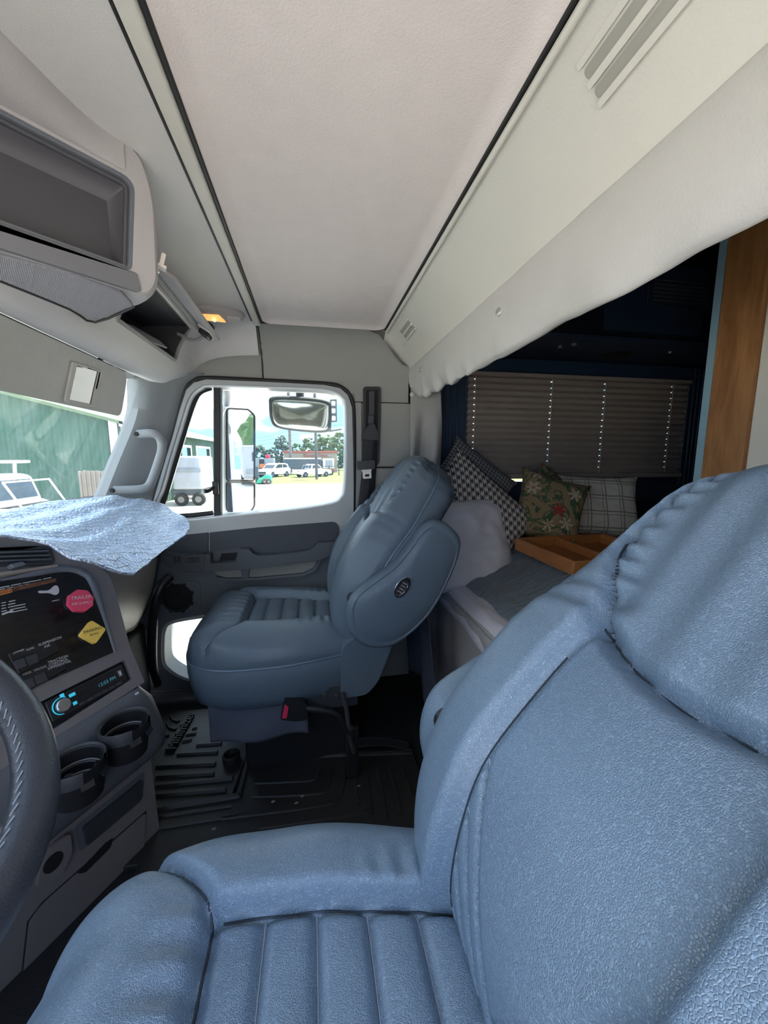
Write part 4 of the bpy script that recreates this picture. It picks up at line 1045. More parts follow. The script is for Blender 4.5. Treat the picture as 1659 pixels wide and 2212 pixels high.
# ------------------------------------------------------------------ silver sunshade on the dash
G = [[(-140, 1122, -.80), (0, 1100, -.80), (120, 1083, -.78), (235, 1071, -.72), (335, 1082, -.62)],
     [(-140, 1148, -.75), (0, 1128, -.74), (140, 1113, -.70), (272, 1106, -.63), (382, 1108, -.54)],
     [(-140, 1160, -.69), (0, 1146, -.67), (125, 1160, -.62), (265, 1162, -.55), (408, 1142, -.47)],
     [(-140, 1166, -.64), (0, 1157, -.63), (80, 1166, -.60), (185, 1213, -.52), (292, 1240, -.465)]]
G = [[P(x, y, X=X_) for x, y, X_ in r_] for r_ in G]
rows = [catmull(r_, 24) for r_ in G]; colsn = len(rows[0])
cc = [catmull([rows[k][i] for k in range(4)], 24) for i in range(colsn)]
def shf(u, v):
    i = round(u * (colsn - 1)); j = round(v * 72); p = cc[i][j]
    s = .006 * nse(p.x * 6, p.y * 9) + .0035 * math.sin(p.x * 95 + 2.5 * nse(p.y * 7, p.x * 4)) + .002 * nse(p.x * 55, p.y * 50, 3)
    e = min(v, 1 - v, 1 - u); jag = .006 * nse(p.x * 40, p.y * 40, 9) if e < .01 else 0
    return p + V((jag, jag, s))
ss = surf('sunshade', shf, colsn - 1, 72, 'foil', None, .006, 80)
tag(ss, 'crinkled silver foil sunshade draped over the dashboard', 'sunshade')
ss2 = surf('sunshade', lambda u, v: V((-.62 - .12 * v + .01 * nse(u * 9, v * 5), .55 + .50 * u, .868 + .012 * nse(u * 14, v * 9, 4) + .03 * v)), 40, 12, 'foil', None, .006, 80)
bpy.data.objects.remove(ss2)

# ------------------------------------------------------------------ steering wheel
sc0 = V((-.462, .313, .883)); tl = .908; e1 = V((0, 1, 0)); e2 = V((-math.sin(tl), 0, math.cos(tl))); en = e1.cross(e2)
if en.x < 0: en = -en
sw = thing('steering_wheel', 'leather-wrapped steering wheel with stitched seam in front of the driver seat', 'steering wheel', sc0)
RR = .234
vs, fs = tubeg([sc0 + (e1 * math.cos(t) + e2 * math.sin(t)) * RR for t in [2 * PI * k / 96 for k in range(96)]], .0212, 16, True)
rimo = mk('rim', vs, fs, 'wheel_leather' if 'wheel_leather' in M else 'leather_back', sw)
for k in range(110):
    t = 2 * PI * k / 110; rd2 = e1 * math.cos(t) + e2 * math.sin(t); tn_ = -e1 * math.sin(t) + e2 * math.cos(t)
    a = sc0 + rd2 * (RR - .0205) + en * .006 - tn_ * .004; c = sc0 + rd2 * (RR - .0185) + en * .0125 + tn_ * .004
    if k == 0: SV, SFc = [], []
    v_, f_ = tubeg([a, c], .0007, 5); kk = len(SV); SV += v_; SFc += [tuple(i + kk for i in q_) for q_ in f_]
so_ = mk('stitching', SV, SFc, 'stitch', rimo); so_['kind'] = 'stuff'
hb = lathe('hub', sc0 - en * .06, en, [(.0, .045), (.05, .045), (.085, .035), (.095, .01), (.09, -.02), (0, -.02)], 'dash_dark', sw, 40)
for k, a in enumerate((-.22, PI + .22, -PI / 2 - .35, -PI / 2 + .35)):
    d_ = e1 * math.cos(a) + e2 * math.sin(a); t_ = -e1 * math.sin(a) + e2 * math.cos(a)
    sp_ = box('spoke', Fr(sc0 - en * .02, d_, t_, en), .06, RR - .012, -.024, .024, -.014, .006, 'silver_paint', sw, .006)
    if k < 2: 
        for q_ in range(3): box('wheel_button', Fr(sc0 - en * .02, d_, t_, en), .10 + q_ * .035, .128 + q_ * .035, -.016, .016, .006, .012, 'dash_dark', sp_, .003)
tube('steering_column', [sc0 - en * .07, sc0 - en * .35], .045, 'dash_dark', sw, 20)

# ------------------------------------------------------------------ seats
BP = [(.100, .47), (.088, .55), (.090, .64), (.118, .735), (.180, .84), (.258, .935), (.318, 1.02), (.370, 1.095), (.405, 1.14)]
BPC = catmull([(x, 0, z) for x, z in BP], 10)
def back_curve(s):
    k = max(0, min(1, s)) * (len(BPC) - 1); i = min(len(BPC) - 2, int(k)); t = k - i
    p = BPC[i] * (1 - t) + BPC[i + 1] * t
    j0, j1 = max(0, i - 4), min(len(BPC) - 1, i + 5); tg = (BPC[j1] - BPC[j0]).normalized()
    return p, V((-tg.z, 0, tg.x))
def seat(Yc, name, lab, lm, dx=0, dz=0, tilt=0, dxb=0, res=1.0, near=True, far=True):
    Rm = Matrix.Rotation(R(tilt), 3, 'Y'); PV = V((.12, 0, .50))
    def BK(q):                                             # recline and shift of the back
        q = V(q); q = Rm @ (q - PV) + PV; return V((q.x + dx + dxb, q.y, q.z + dz))
    t = thing(name, lab, 'seat', (-.1 + dx, Yc, 0))
    Z0 = .535 + dz
    # --- cushion
    def plan(u, v):
        kf = .62 if u < 0 else .2
        a = -.145 + .285 * u * math.sqrt(1 - .30 * abs(v) ** 3.2 * (1 if u < 0 else .5))
        b = .268 * v * math.sqrt(1 - kf * abs(u) ** 3.5 * .62)
        b *= 1 - .13 * sstep(.0, 1.0, u)
        return a, b
    def height(u, v, a, b):
        r = (1 - abs(u) ** 5) * (1 - abs(v) ** 5)
        h = -.045 * (1 - max(0, r)) ** 1.6 - .055 * (a + .14)
        seam = -.245 - .10 * sstep(.50, 1.0, abs(v))           # front bolster boundary
        fb = 1 - sstep(seam - .02, seam + .02, a)
        h += .030 * fb * math.sin(PI * max(0, min(1, (seam + .03 - a) / .19))) ** .7
        cv = .53 - .07 * sstep(-.2, .12, a)
        sbm = sstep(cv - .03, cv + .06, abs(v)) * (1 - fb)
        h += .034 * sbm * math.cos(max(0, (abs(v) - .74)) * 2.6)
        h -= .016 * gr(a - seam, .008) + .014 * gr(abs(v) - cv, .022) * (1 - fb)
        mid = (1 - sstep(cv - .05, cv, abs(v))) * (1 - fb)
        if mid > .01:
            for k in range(5): h -= .0085 * mid * gr(a - (-.185 + k * .062), .0055)
            ph = ((a + .185) / .062) % 1.0; h += .006 * mid * math.sin(PI * ph)
        # gathers
        h += .0045 * math.sin(a * 190 + 2 * nse(a * 12, b * 12)) * gr(abs(v) - .60, .085) * sstep(-.12, .06, a) * (1 - fb)
        h += .0040 * math.sin(b * 150 + 2 * nse(a * 9, b * 9)) * gr(a - seam + .03, .03) * (1 - sstep(.5, .62, abs(v)))
        h += .003 * nse(a * 14, b * 14, Yc)
        return h
    walls = [(.008, -.052, .75), (.013, -.070, 1), (.011, -.0745, 1), (.0155, -.082, 1), (.014, -.13, 1), (.008, -.175, 1), (-.004, -.212, 1), (-.020, -.228, 1)]
    place = lambda a, b, h: (a + dx, Yc + b, Z0 + h)
    co, rows = cap('seat_cushion', int(130 * res), int(120 * res), plan, height, walls, place, lm, t, ret=True)
    tube('piping', [p + V((0, 0, 0)) for p in rows[2][::2]], .0042, 'piping', co, 6, closed=True)
    # --- backrest
    def wd(s):
        pts = [(0, .235), (.15, .255), (.35, .262), (.52, .256), (.63, .238), (.72, .220), (.80, .208), (.88, .196), (.94, .176), (.98, .148), (1.0, .115)]
        for (a, x), (c, y) in zip(pts, pts[1:]):
            if s <= c: k = (s - a) / (c - a); k = k * k * (3 - 2 * k) if False else k; return x + (y - x) * k
        return pts[-1][1]
    def bplan(u, v):
        s = (v + 1) / 2
        # round the top corners
        s2 = s - .085 * abs(u) ** 2.6 * sstep(.6, 1, s) + .02 * abs(u) ** 3 * (1 - sstep(0, .25, s))
        return wd(s) * u, s2
    def CUT(s): return .45 + .36 * sstep(.56, .74, s)
    def HS(au): return .585 - .03 * (1 - min(1, au / .5) ** 2)
    def bheight(u, v, a, s):
        au = abs(u)
        r = (1 - au ** 5) * (1 - (abs(v) ** 9))
        h = -.056 * (1 - max(0, r)) ** 1.7
        cut = CUT(s); hl_ = HS(au)
        hz = sstep(hl_ - .012, hl_ + .022, s)                   # headrest zone
        bol = sstep(cut - .05, cut + .06, au)
        h += .036 * bol * (1 - .3 * hz) * math.cos(max(0, au - .8) * 3)
        h += .026 * hz * (1 - bol) * math.sin(PI * max(.0, min(1, (s - hl_) / .42))) ** .6 * math.cos(au * 1.6)
        h += .012 * (1 - hz) * (1 - bol) * math.cos(au * 2) * math.sin(PI * s)
        h -= .017 * gr(au - cut, .020) + .026 * gr(s - hl_, .010) * (1 - sstep(cut, cut + .05, au))
        # chevron channels over the lumbar
        low = (1 - hz) * (1 - sstep(cut - .05, cut - .01, au)) * (1 - sstep(.40, .46, s))
        for k in range(4):
            h -= .0085 * low * gr(s - (-.13 + k * .08 + .60 * au), .008)
        # gathers beside the headrest seam
        h += .006 * math.sin(s * 170 + 3 * nse(a * 10, s * 10)) * gr(au - cut + .09, .09) * hz * (1 - sstep(.93, .98, s))
        h += .0032 * math.sin(a * 95) * hz * (1 - bol) * (1 - sstep(.85, .95, s))
        h += .004 * math.sin(s * 150 + a * 30) * bol * gr(s - .60, .035)
        h += .003 * nse(a * 12, s * 8, Yc + 3)
        return h
    SL = 1.0
    def bplace(a, s, h):
        p, n = back_curve(s)
        if s < 0: p = p + V((0, 0, s * .7))
        return BK((p.x + n.x * h, Yc + a, p.z + n.z * h))
    # outward offsets are in (metres, curve length) so scale the second one
    def bplace2(a, s, h): return bplace(a, s, h)
    bw = [(.006, -.06, .6), (.010, -.075, 1), (.008, -.079, 1), (.012, -.086, 1), (.010, -.125, 1), (.0, -.150, 1), (-.03, -.168, 1)]
    bo, brow = cap('backrest', int(110 * res), int(150 * res), bplan, bheight, bw, bplace2, lm, t, ret=True)
    m = len(brow[2]); nuu = int(110 * res); nvv = int(150 * res)
    lp = brow[2]; open_ = lp[nuu + 4: nuu + nvv] + lp[nuu + nvv: 2 * nuu + nvv] + lp[2 * nuu + nvv: 2 * nuu + 2 * nvv - 4]
    tube('piping', open_[::2], .0042, 'piping', bo, 6)
    # seams and stitch lines
    def line(nm, uv, pl, hf, plc, par, r, mat, lift=.0012):
        pts = []
        for u, v in uv:
            a, b = pl(u, v); pts.append(V(plc(a, b, hf(u, v, a, b) + lift)))
        return tube(nm, pts, r, mat, par, 5)
    N_ = 40
    for sg in (-1, 1):
        line('seam', [(sg * CUT(k / N_), -1 + 2 * k / N_) for k in range(2, 22)], bplan, bheight, bplace, bo, .0019, 'seam')
        line('seam', [(sg * CUT(k / N_), -1 + 2 * k / N_) for k in range(26, N_ - 1)], bplan, bheight, bplace, bo, .0019, 'seam')
    line('seam', [(-.48 + .96 * k / N_, 2 * HS(abs(-.48 + .96 * k / N_)) - 1) for k in range(N_ + 1)], bplan, bheight, bplace, bo, .0019, 'seam')
    for k in range(0, 4):
        for sg in (-1, 1):
            line('stitch_line', [(sg * q_ / 20 * .43, 2 * (-.13 + k * .08 + .60 * q_ / 20 * .43) - 1) for q_ in range(21) if 0.02 < -.13 + k * .08 + .60 * q_ / 20 * .43 < .44], bplan, bheight, bplace, bo, .0009, 'stitch')
    def va_(a): return max(-1, min(1, (a + .145) / .285))
    for sg in (-1, 1):
        line('seam', [(va_(-.235 + .34 * k / N_), sg * (.53 - .07 * sstep(-.2, .12, -.235 + .34 * k / N_))) for k in range(N_ + 1)], plan, height, place, co, .0019, 'seam')
    line('seam', [(va_(-.245 - .10 * sstep(.50, 1.0, abs(-.98 + 1.96 * k / 60))) / math.sqrt(1 - .30 * abs(-.98 + 1.96 * k / 60) ** 3.2), -.98 + 1.96 * k / 60) for k in range(61)], plan, height, place, co, .0019, 'seam')
    for k in range(5):
        a = -.185 + k * .062; w_ = .515 - .07 * sstep(-.2, .12, a)
        line('stitch_line', [(va_(a), -w_ + 2 * w_ * q_ / 20) for q_ in range(21)], plan, height, place, co, .0009, 'stitch')
    # dark back shell
    def shell(u, v):
        s = .02 + .84 * v; p, n = back_curve(s); w = wd(s) * .90
        q_ = p - n * (.155 + .030 * math.cos((u - .5) * PI)); return BK((q_.x, Yc + (u - .5) * 2 * w, q_.z))
    surf('back_shell', shell, 14, 30, 'leather_back', t, .01)
    # lower side panels that hide the recliner
    for s in (-1, 1):
        f = Fr((dx, Yc + s * .243, dz), (1, 0, 0), (0, 0, 1))
        pl_ = prism('side_panel', f, arc_corners([(.085, .50), (.16, .55), (.26, .50), (.205, .36), (.165, .315), (.075, .312)], .02, 4), -.022 if s < 0 else -.012, .022 if s > 0 else .012, lm, t, bev=.008)
    # armrests folded up alongside the back
    AO = [(935, 1122), (966, 1132), (992, 1166), (978, 1225), (935, 1308), (890, 1360), (840, 1392), (790, 1393), (757, 1368), (747, 1325), (758, 1288), (800, 1252), (850, 1214), (888, 1168), (910, 1138)]
    base = Fr((0, 1.155, 0), (1, 0, 0), (0, 0, 1))
    ol = [base.uv(*p) for p in AO]
    for s, on in ((-1, near), (1, far)):
        if not on: continue
        f = Fr(BK((0, Yc + s * .305, 0)), Rm @ V((1, 0, 0)), Rm @ V((0, 0, 1)), V((0, s, 0)))
        pr = [(.55, -.040), (.86, -.036), (.97, -.022), (1.0, -.002), (.99, .016), (.95, .028), (.905, .032), (.88, .0295), (.85, .033), (.6, .040), (.3, .042)]
        ao = puff('armrest', ol, f, pr, lm, t, 6)
        if s < 0:
            c = base.uv(862, 1259); fe = Fr(f(c[0], c[1], .036), V((.55, 0, .83)), V((-.83, 0, .55)), V((0, -1, 0)))
            el = [(.036 * math.cos(q_), .021 * math.sin(q_)) for q_ in [2 * PI * k / 28 for k in range(28)]]
            eo = prism('emblem', fe, el, 0, .008, 'black_plastic', ao, bev=.001)
            prism('emblem_ring', fe, el, .002, .011, 'chrome', eo, holes=[[(a * .74, b * .62) for a, b in el]], bev=.0015)
            for k in range(4): box('emblem_bar', fe, -.018 + k * .010, -.013 + k * .010, -.008, .008, .008, .0095, 'dash_grey', eo, 0)
        cyl('armrest_pivot', f(ol[9][0] + .03, ol[9][1] + .03, -.075), f.n, .022, .05, 'black_plastic', ao, 16)
    # pedestal, suspension and cloth skirt
    wbox('seat_pan', -.34 + dx, .12 + dx, Yc - .215, Yc + .215, .245, .315, 'black_plastic', t, .01)
    wbox('pedestal', -.26 + dx, .11 + dx, Yc - .15, Yc + .15, 0, .25, 'soft_black', t, .01)
    SY = Yc - .225
    def sk(u, v):
        x = dx - .350 + .315 * u; z = .325 - .135 * v - .01 * u
        return (x, SY + .010 * math.sin(u * 7 + v * 2) * v - .008 * v, z + .004 * math.sin(u * 9) * v)
    surf('skirt', sk, 24, 12, 'skirt_cloth', t, .003)
    surf('skirt', lambda u, v: (dx - .352 - .012 * math.sin(u * 8) * v, SY + .44 * u, .325 - .135 * v), 24, 8, 'skirt_cloth', t, .003)
    surf('skirt', lambda u, v: (dx - .350 + .45 * u, Yc + .225 + .01 * math.sin(u * 9) * v, .325 - .135 * v), 24, 8, 'skirt_cloth', t, .003)
    return t
ps = seat(1.46, 'passenger_seat', 'blue-grey leather passenger seat beside the far door with folded-up armrest', 'leather_shaded')
dsq = seat(.275, 'driver_seat', 'large blue leather driver seat in the foreground below the steering wheel', 'leather', dx=.115, dz=.028, tilt=7, dxb=-.05, near=False)
# buckle, cable and hardware at the side of the passenger seat
SBF = Fr((0, 1.19, 0), (1, 0, 0), (0, 0, 1))
def spx(x, y, h=0): a, b = SBF.uv(x, y); return SBF(a, b, h)
bk = prism('belt_buckle', SBF, arc_corners([SBF.uv(*p) for p in [(606, 1548), (614, 1506), (660, 1512), (664, 1548), (640, 1552)]], .008, 4), -.012, .016, 'black_plastic', ps, bev=.005)
prism('release_button', SBF, arc_corners([SBF.uv(*p) for p in [(610, 1544), (616, 1514), (624, 1520), (620, 1544)]], .004, 3), .012, .0185, 'red_plastic', bk, bev=.001)
tube('buckle_stalk', [spx(660, 1530), spx(700, 1535), spx(730, 1545), spx(745, 1570), spx(760, 1588)], [.012, .012, .011, .010, .010], 'black_plastic', ps, 8, 5)
tube('seat_cable', [spx(740, 1500, -.01), spx(748, 1530, -.005), spx(752, 1560), spx(758, 1600), spx(765, 1625)], .008, 'dash_dark', ps, 8, 5)
box('recliner_bracket', SBF, SBF.uv(660, 1500)[0], SBF.uv(775, 1500)[0], SBF.uv(700, 1545)[1], SBF.uv(700, 1495)[1], -.05, -.03, 'dash_dark', ps, .004)
for x, y in ((700, 1512), (728, 1514)): cyl('bolt', spx(x, y, -.03), (0, -1, 0), .007, .006, 'steel', ps, 8)
cyl('bolt', spx(757, 1568, .004), (0, -1, 0), .009, .008, 'chrome', ps, 10)
box('anchor_bracket', SBF, SBF.uv(748, 1600)[0], SBF.uv(775, 1600)[0], .02, SBF.uv(750, 1575)[1], -.02, .0, 'black_plastic', ps, .004)
# lap tether lying on the floor
def teth(u, v):
    a = P(752, 1608, Z=.03) * (1 - u) + P(885, 1612, Z=.02) * u; return a + V((0, .045 * (v - .5), .018 * math.sin(PI * u) + .003 * math.sin(v * 20)))
tb = surf('tether_strap', teth, 20, 6, 'belt_web', None, .003); tag(tb, 'dark webbing strap lying on the floor behind the passenger seat', 'strap')
# dark blue cloth hanging behind the passenger seat
def hc(u, v):
    z = .62 - .46 * v - .03 * math.sin(u * 8); y = 1.30 + .34 * u; x = .40 + .05 * v + .018 * math.sin(u * 17) * (.3 + v); return (x, y, z)
hcl = surf('hanging_cover', hc, 40, 20, 'cloth_navy', None, .004); tag(hcl, 'dark blue cloth cover hanging behind the passenger seat', 'cloth')

# ------------------------------------------------------------------ floor mats
def fz(x, y, z=.012): p = P(x, y, Z=z); return (p.x, p.y)
fm = thing('floor_mat', 'black ribbed rubber floor mat in the passenger footwell', 'floor mat', (-.5, 1.45, 0))
prism('mat_sheet', WF, arc_corners([(-.86, 1.02), (-.31, 1.02), (-.27, 1.36), (-.27, 1.76), (-.86, 1.76)], .03, 4), 0, .012, 'mat_rubber', fm, bev=.004)
def rib(px, r, parent, mat='mat_rubber', z=.012):
    pts = [V((*fz(x, y), z)) for x, y in px]
    v, f = tubeg(catmull(pts, 4) if len(pts) > 2 else pts, r, 6); return mk('rib', v, f, mat, parent)
for l in ([(338, 1656), (466, 1650)], [(338, 1678), (462, 1671)], [(338, 1698), (502, 1682)], [(338, 1718), (488, 1706)], [(425, 1610), (478, 1606)], [(383, 1630), (470, 1625)], [(340, 1530), (432, 1526)], [(345, 1513), (435, 1511)], [(380, 1505), (432, 1502)], [(335, 1497), (430, 1492)],
          [(370, 1548), (374, 1556), (386, 1560)], [(362, 1563), (367, 1573), (380, 1577)], [(415, 1575), (426, 1572)], [(402, 1588), (424, 1584)], [(394, 1602), (415, 1597)], [(352, 1585), (358, 1590), (366, 1588)]): rib(l, .0085, fm)
ba, bc = V((*fz(378, 1624), .012)), V((*fz(424, 1541), .012))
dx = (bc - ba); tw = dx.length; dxn = dx.normalized(); upn = V((-dxn.y, dxn.x, 0))
# letters stand on a baseline running away from the viewer, tops to the left
TF = Fr(ba, dxn, upn, (0, 0, 1))
text('lettering', 'Minimizer', TF, tw / 4.15, 'mat_rubber', fm, 0, .012)
cm = thing('floor_mat', 'black rubber centre mat with nested grooves between the two seats', 'floor mat', (0, .9, 0))
cmo = arc_corners([fz(338, 1750), fz(515, 1722), fz(537, 1640), fz(890, 1622), (.36, .45), (-.45, .45)], [.02, .02, .02, .02, 0, 0], 4)
prism('mat_sheet', WF, cmo, 0, .014, 'mat_rubber', cm, bev=.005)
rib([(338, 1748), (505, 1722), (517, 1712), (535, 1648), (545, 1641), (700, 1633), (890, 1623)], .011, cm)
for l in ([(550, 1693), (660, 1688), (682, 1682), (690, 1664)], [(545, 1722), (680, 1716), (708, 1704), (716, 1664)], [(480, 1770), (690, 1742), (735, 1722), (745, 1664)], [(765, 1664), (775, 1740)], [(790, 1662), (803, 1760)], [(815, 1660), (835, 1770)], [(842, 1660), (866, 1760)], [(868, 1656), (890, 1720)], [(340, 1790), (520, 1762)], [(345, 1765), (500, 1742)],
          [(560, 1790), (760, 1760), (800, 1740)]): rib(l, .007, cm)
rb2 = []
for l in ([(552, 1640), (890, 1627)],): rib(l, .009, cm)
cupm = lathe('mat_socket', V((*fz(500, 1640), .012)), (0, 0, 1), [(.030, 0), (.032, .02), (.026, .024), (.022, .004), (0, .002)], 'mat_rubber', fm, 20)
# bits of dried leaf on the mat
for k, (x, y) in enumerate(((590, 1734), (653, 1722), (462, 1793), (768, 1655), (775, 1700), (640, 1737))):
    c = V((*fz(x, y, .016), .019)); o = mk('dry_leaf', [c + V((.008, .0, 0)), c + V((.002, .005, .002)), c + V((-.008, .002, 0)), c + V((-.002, -.005, .001)), c + V((0, 0, .003))], [(0, 1, 4), (1, 2, 4), (2, 3, 4), (3, 0, 4), (3, 2, 1, 0)], 'fence_board')
    tag(o, 'tiny dry leaf scrap ' + ('on the centre mat in front of the passenger seat', 'on the centre mat nearest the seat buckle', 'on the mat close to the centre stack', 'by the raised mat edge under the floor strap', 'in the mat grooves nearest the driver seat', 'in the middle of the centre mat')[k], 'leaf', 'leaf scraps on the centre mat')

# ------------------------------------------------------------------ sleeper compartment
SYW = 1.97
BL = [P(x, y, Y=SYW - .03) for x, y in [(1005, 806), (1484, 826), (1461, 1028), (1000, 1012)]]
bx0, bx1, bz1, bz0 = .80, 2.16, 1.545, 1.01
wbk = thing('wall_sleeper_right', 'dark navy sleeper side wall around the blind', 'wall', (1.5, 2.0, 0), kind='structure')
SW = Fr((0, SYW, 0), (1, 0, 0), (0, 0, 1))
prism('wall_panel', SW, [(.48, -.06), (2.7, -.06), (2.7, 2.1), (.48, 2.1)], -.05, 0, 'wall_navy', wbk, holes=[[(bx0 + .02, bz0 - .025), (1.37, bz0 - .025), (1.37, bz0 + .05), (bx1 - .02, bz0 + .05), (bx1 - .02, bz1), (bx0 + .02, bz1)]])
prism('window_casing', SW, [(bx0 - .16, bz0 - .14), (bx1 + .12, bz0 - .14), (bx1 + .12, bz1 + .09), (bx0 - .16, bz1 + .09)], 0, .022, 'navy_trim', wbk, holes=[[(bx0 - .005, bz0 - .055), (bx1 + .005, bz0 - .055), (bx1 + .005, bz1 + .006), (bx0 - .005, bz1 + .006)]], bev=.004)
for k in range(3):
    for x in (bx0 - .05 - k * .035, bx1 + .035 + k * .028): box('casing_flute', SW, x - .006, x + .006, bz0 - .13, bz1 + .08, .022, .030, 'navy_trim', wbk, .003)
prism('outer_skin', SW, [(.60, -.4), (2.9, -.4), (2.9, 2.2), (.60, 2.2)], -.10, -.06, 'white_paint', wbk, holes=[[(bx0 + .02, bz0 - .05), (bx1 - .02, bz0 - .05), (bx1 - .02, bz1), (bx0 + .02, bz1)]])
struct(wbox('trim_3', .545, .556, 1.935, 2.05, -.3, 2.15, 'wall_navy', None, 0), 'narrow navy corner strip between cab pillar and sleeper wall', 'trim')
w2 = thing('window_2', 'tinted sleeper side window behind the blind', 'window', (1.5, 2.02, bz0), kind='structure')
prism('glass', SW, [(bx0, bz0 - .06), (bx1, bz0 - .06), (bx1, bz1 + .01), (bx0, bz1 + .01)], -.045, -.041, 'pane', w2)
struct(wbox('wall_sleeper_rear', 2.66, 2.74, -.35, 2.0, -.1, 2.2, 'wall_navy', bev=0), 'dark navy rear wall of the sleeper', 'wall')
struct(wbox('wall_sleeper_left', .48, 2.7, -.38, -.30, -.1, 2.2, 'wall_navy', bev=0), 'dark navy driver-side wall of the sleeper', 'wall')
struct(wbox('ceiling_sleeper', .60, 2.74, -.38, 2.05, 2.1, 2.18, 'cabinet_navy', bev=0), 'black ceiling of the sleeper', 'ceiling')
struct(wbox('wall_sleeper_front', .50, .62, -.38, 2.05, 1.56, 2.18, 'soft_black', bev=0), 'dark front bulkhead above the sleeper opening', 'wall')
# overhead cabinet over the window
oc = thing('overhead_cabinet', 'dark navy overhead cabinet above the sleeper window', 'cabinet', (1.6, 1.8, 1.66))
def opx(l, f): return [f.uv(*p) for p in l]
wbox('cabinet_body', .70, 2.6, 1.62, 1.965, 1.66, 2.08, 'cabinet_navy', oc, .006)
wbox('cabinet_soffit', .70, 2.6, 1.60, 1.965, 1.640, 1.66, 'wall_navy', oc, .004)
OF = Fr((0, 1.618, 0), (1, 0, 0), (0, 0, 1))
for a, c, nm in ((1.30, 1.82, 'cabinet_door'),):
    dd_ = prism(nm, OF, arc_corners([(a, 1.685), (c, 1.685), (c, 1.98), (a, 1.98)], .02, 3), 0, .014, 'navy_trim', oc, bev=.004)
    prism('door_panel', OF, arc_corners([(1.66, 1.71), (1.78, 1.71), (1.78, 1.77), (1.66, 1.77)], .01, 3), .014, .018, 'wall_navy', dd_, bev=.003)
fcn = prism('control_panel', OF, [(1.50, 1.80), (1.86, 1.80), (1.86, 1.93), (1.50, 1.93)], .002, .022, 'wall_navy', oc, bev=.003)
for k in range(6): box('panel_slot', OF, 1.53, 1.83, 1.82 + k * .017, 1.826 + k * .017, .022, .0235, 'pod_dark', fcn, 0)
for px_, py_ in ((1240, 742), (1448, 760), (1210, 748)):
    c = P(px_, py_, Z=1.640); cyl('cabinet_catch', c, (0, 0, -1), .012, .008, 'steel', oc, 12)
rl = lathe('reading_light', P(1328, 768, Z=1.640), (0, 0, -1), [(.0, .01), (.06, .008), (.085, .0)], 'soft_black', None, 28)
tag(rl, 'round black reading lamp under the sleeper cabinet', 'lamp')
# pleated blind
bl = thing('pleated_blind', 'brown pleated blind lowered over the sleeper window', 'blind', (1.48, SYW - .03, bz0))
NP = 16; cordx = [P(x, 900, Y=SYW - .03).x for x in (1024, 1188, 1302, 1446)]
xs = [bx0 + .005]
for cx_ in cordx: xs += [cx_ - .004, cx_ + .004]
xs += [bx1 - .005]
zs = [bz1 - (bz1 - bz0 - .02) * k / (NP * 2) for k in range(NP * 2 + 1)]
vs = []; fs = []
rowsz = []
for k in range(NP * 2):
    rowsz += [(zs[k], k % 2), ((zs[k] * .62 + zs[k + 1] * .38), None), ((zs[k] * .45 + zs[k + 1] * .55), None)]
rowsz.append((zs[-1], 0))
def pz(z):
    t = (bz1 - z) / ((bz1 - bz0 - .02) / (NP * 2)); k = t % 2; return .015 * (k if k < 1 else 2 - k)
for z, _ in rowsz:
    for x in xs: vs.append((x, SYW - .018 - pz(z), z - .012 * (x - bx0) * (bz1 - z) * 1.2))
nx = len(xs)
for j in range(len(rowsz) - 1):
    for i in range(nx - 1):
        if i in (1, 3, 5, 7) and j % 6 == 4: continue
        fs.append((j * nx + i, j * nx + i + 1, (j + 1) * nx + i + 1, (j + 1) * nx + i))
mk('pleated_cloth', vs, fs, 'blind_cloth', bl, 15)
wbox('bottom_rail', bx0 + .005, bx1 - .005, SYW - .045, SYW - .012, bz0 - .005, bz0 + .022, 'blind_cloth', bl, .004)
wbox('head_rail', bx0 + .005, bx1 - .005, SYW - .05, SYW - .005, bz1 - .008, bz1 + .012, 'blind_cloth', bl, .003)
for cx_ in cordx: tube('lift_cord', [(cx_, SYW - .036, bz0), (cx_, SYW - .036, bz1)], .0016, 'cord', bl, 5)

# closet post: pale blue edge, wooden stile, cream panel
cs = thing('closet', 'wooden closet post with pale blue edge and cream panel behind the driver seat', 'closet', (1.35, .7, 0))
XC = 1.30
f = Fr((XC, 0, 0), (0, 1, 0), (0, 0, 1), (-1, 0, 0))
y0 = P(1505, 1000, X=XC).y; y1 = P(1522, 1000, X=XC).y; y2 = P(1608, 1000, X=XC).y
wbox('edge_strip', XC - .004, XC + .06, y1, y0 + .004, 0, 2.05, 'pale_blue', cs, .002)
wbox('wood_stile', XC - .010, XC + .05, y2, y1, 0, 2.05, 'wood_post', cs, .003)
wbox('door_panel', XC + .006, XC + .03, -.2, y2, 0, 2.05, 'cream', cs, .003)
wbox('closet_body', XC + .035, 1.95, -.28, y0 - .03, 0, 2.05, 'cream', cs, 0)

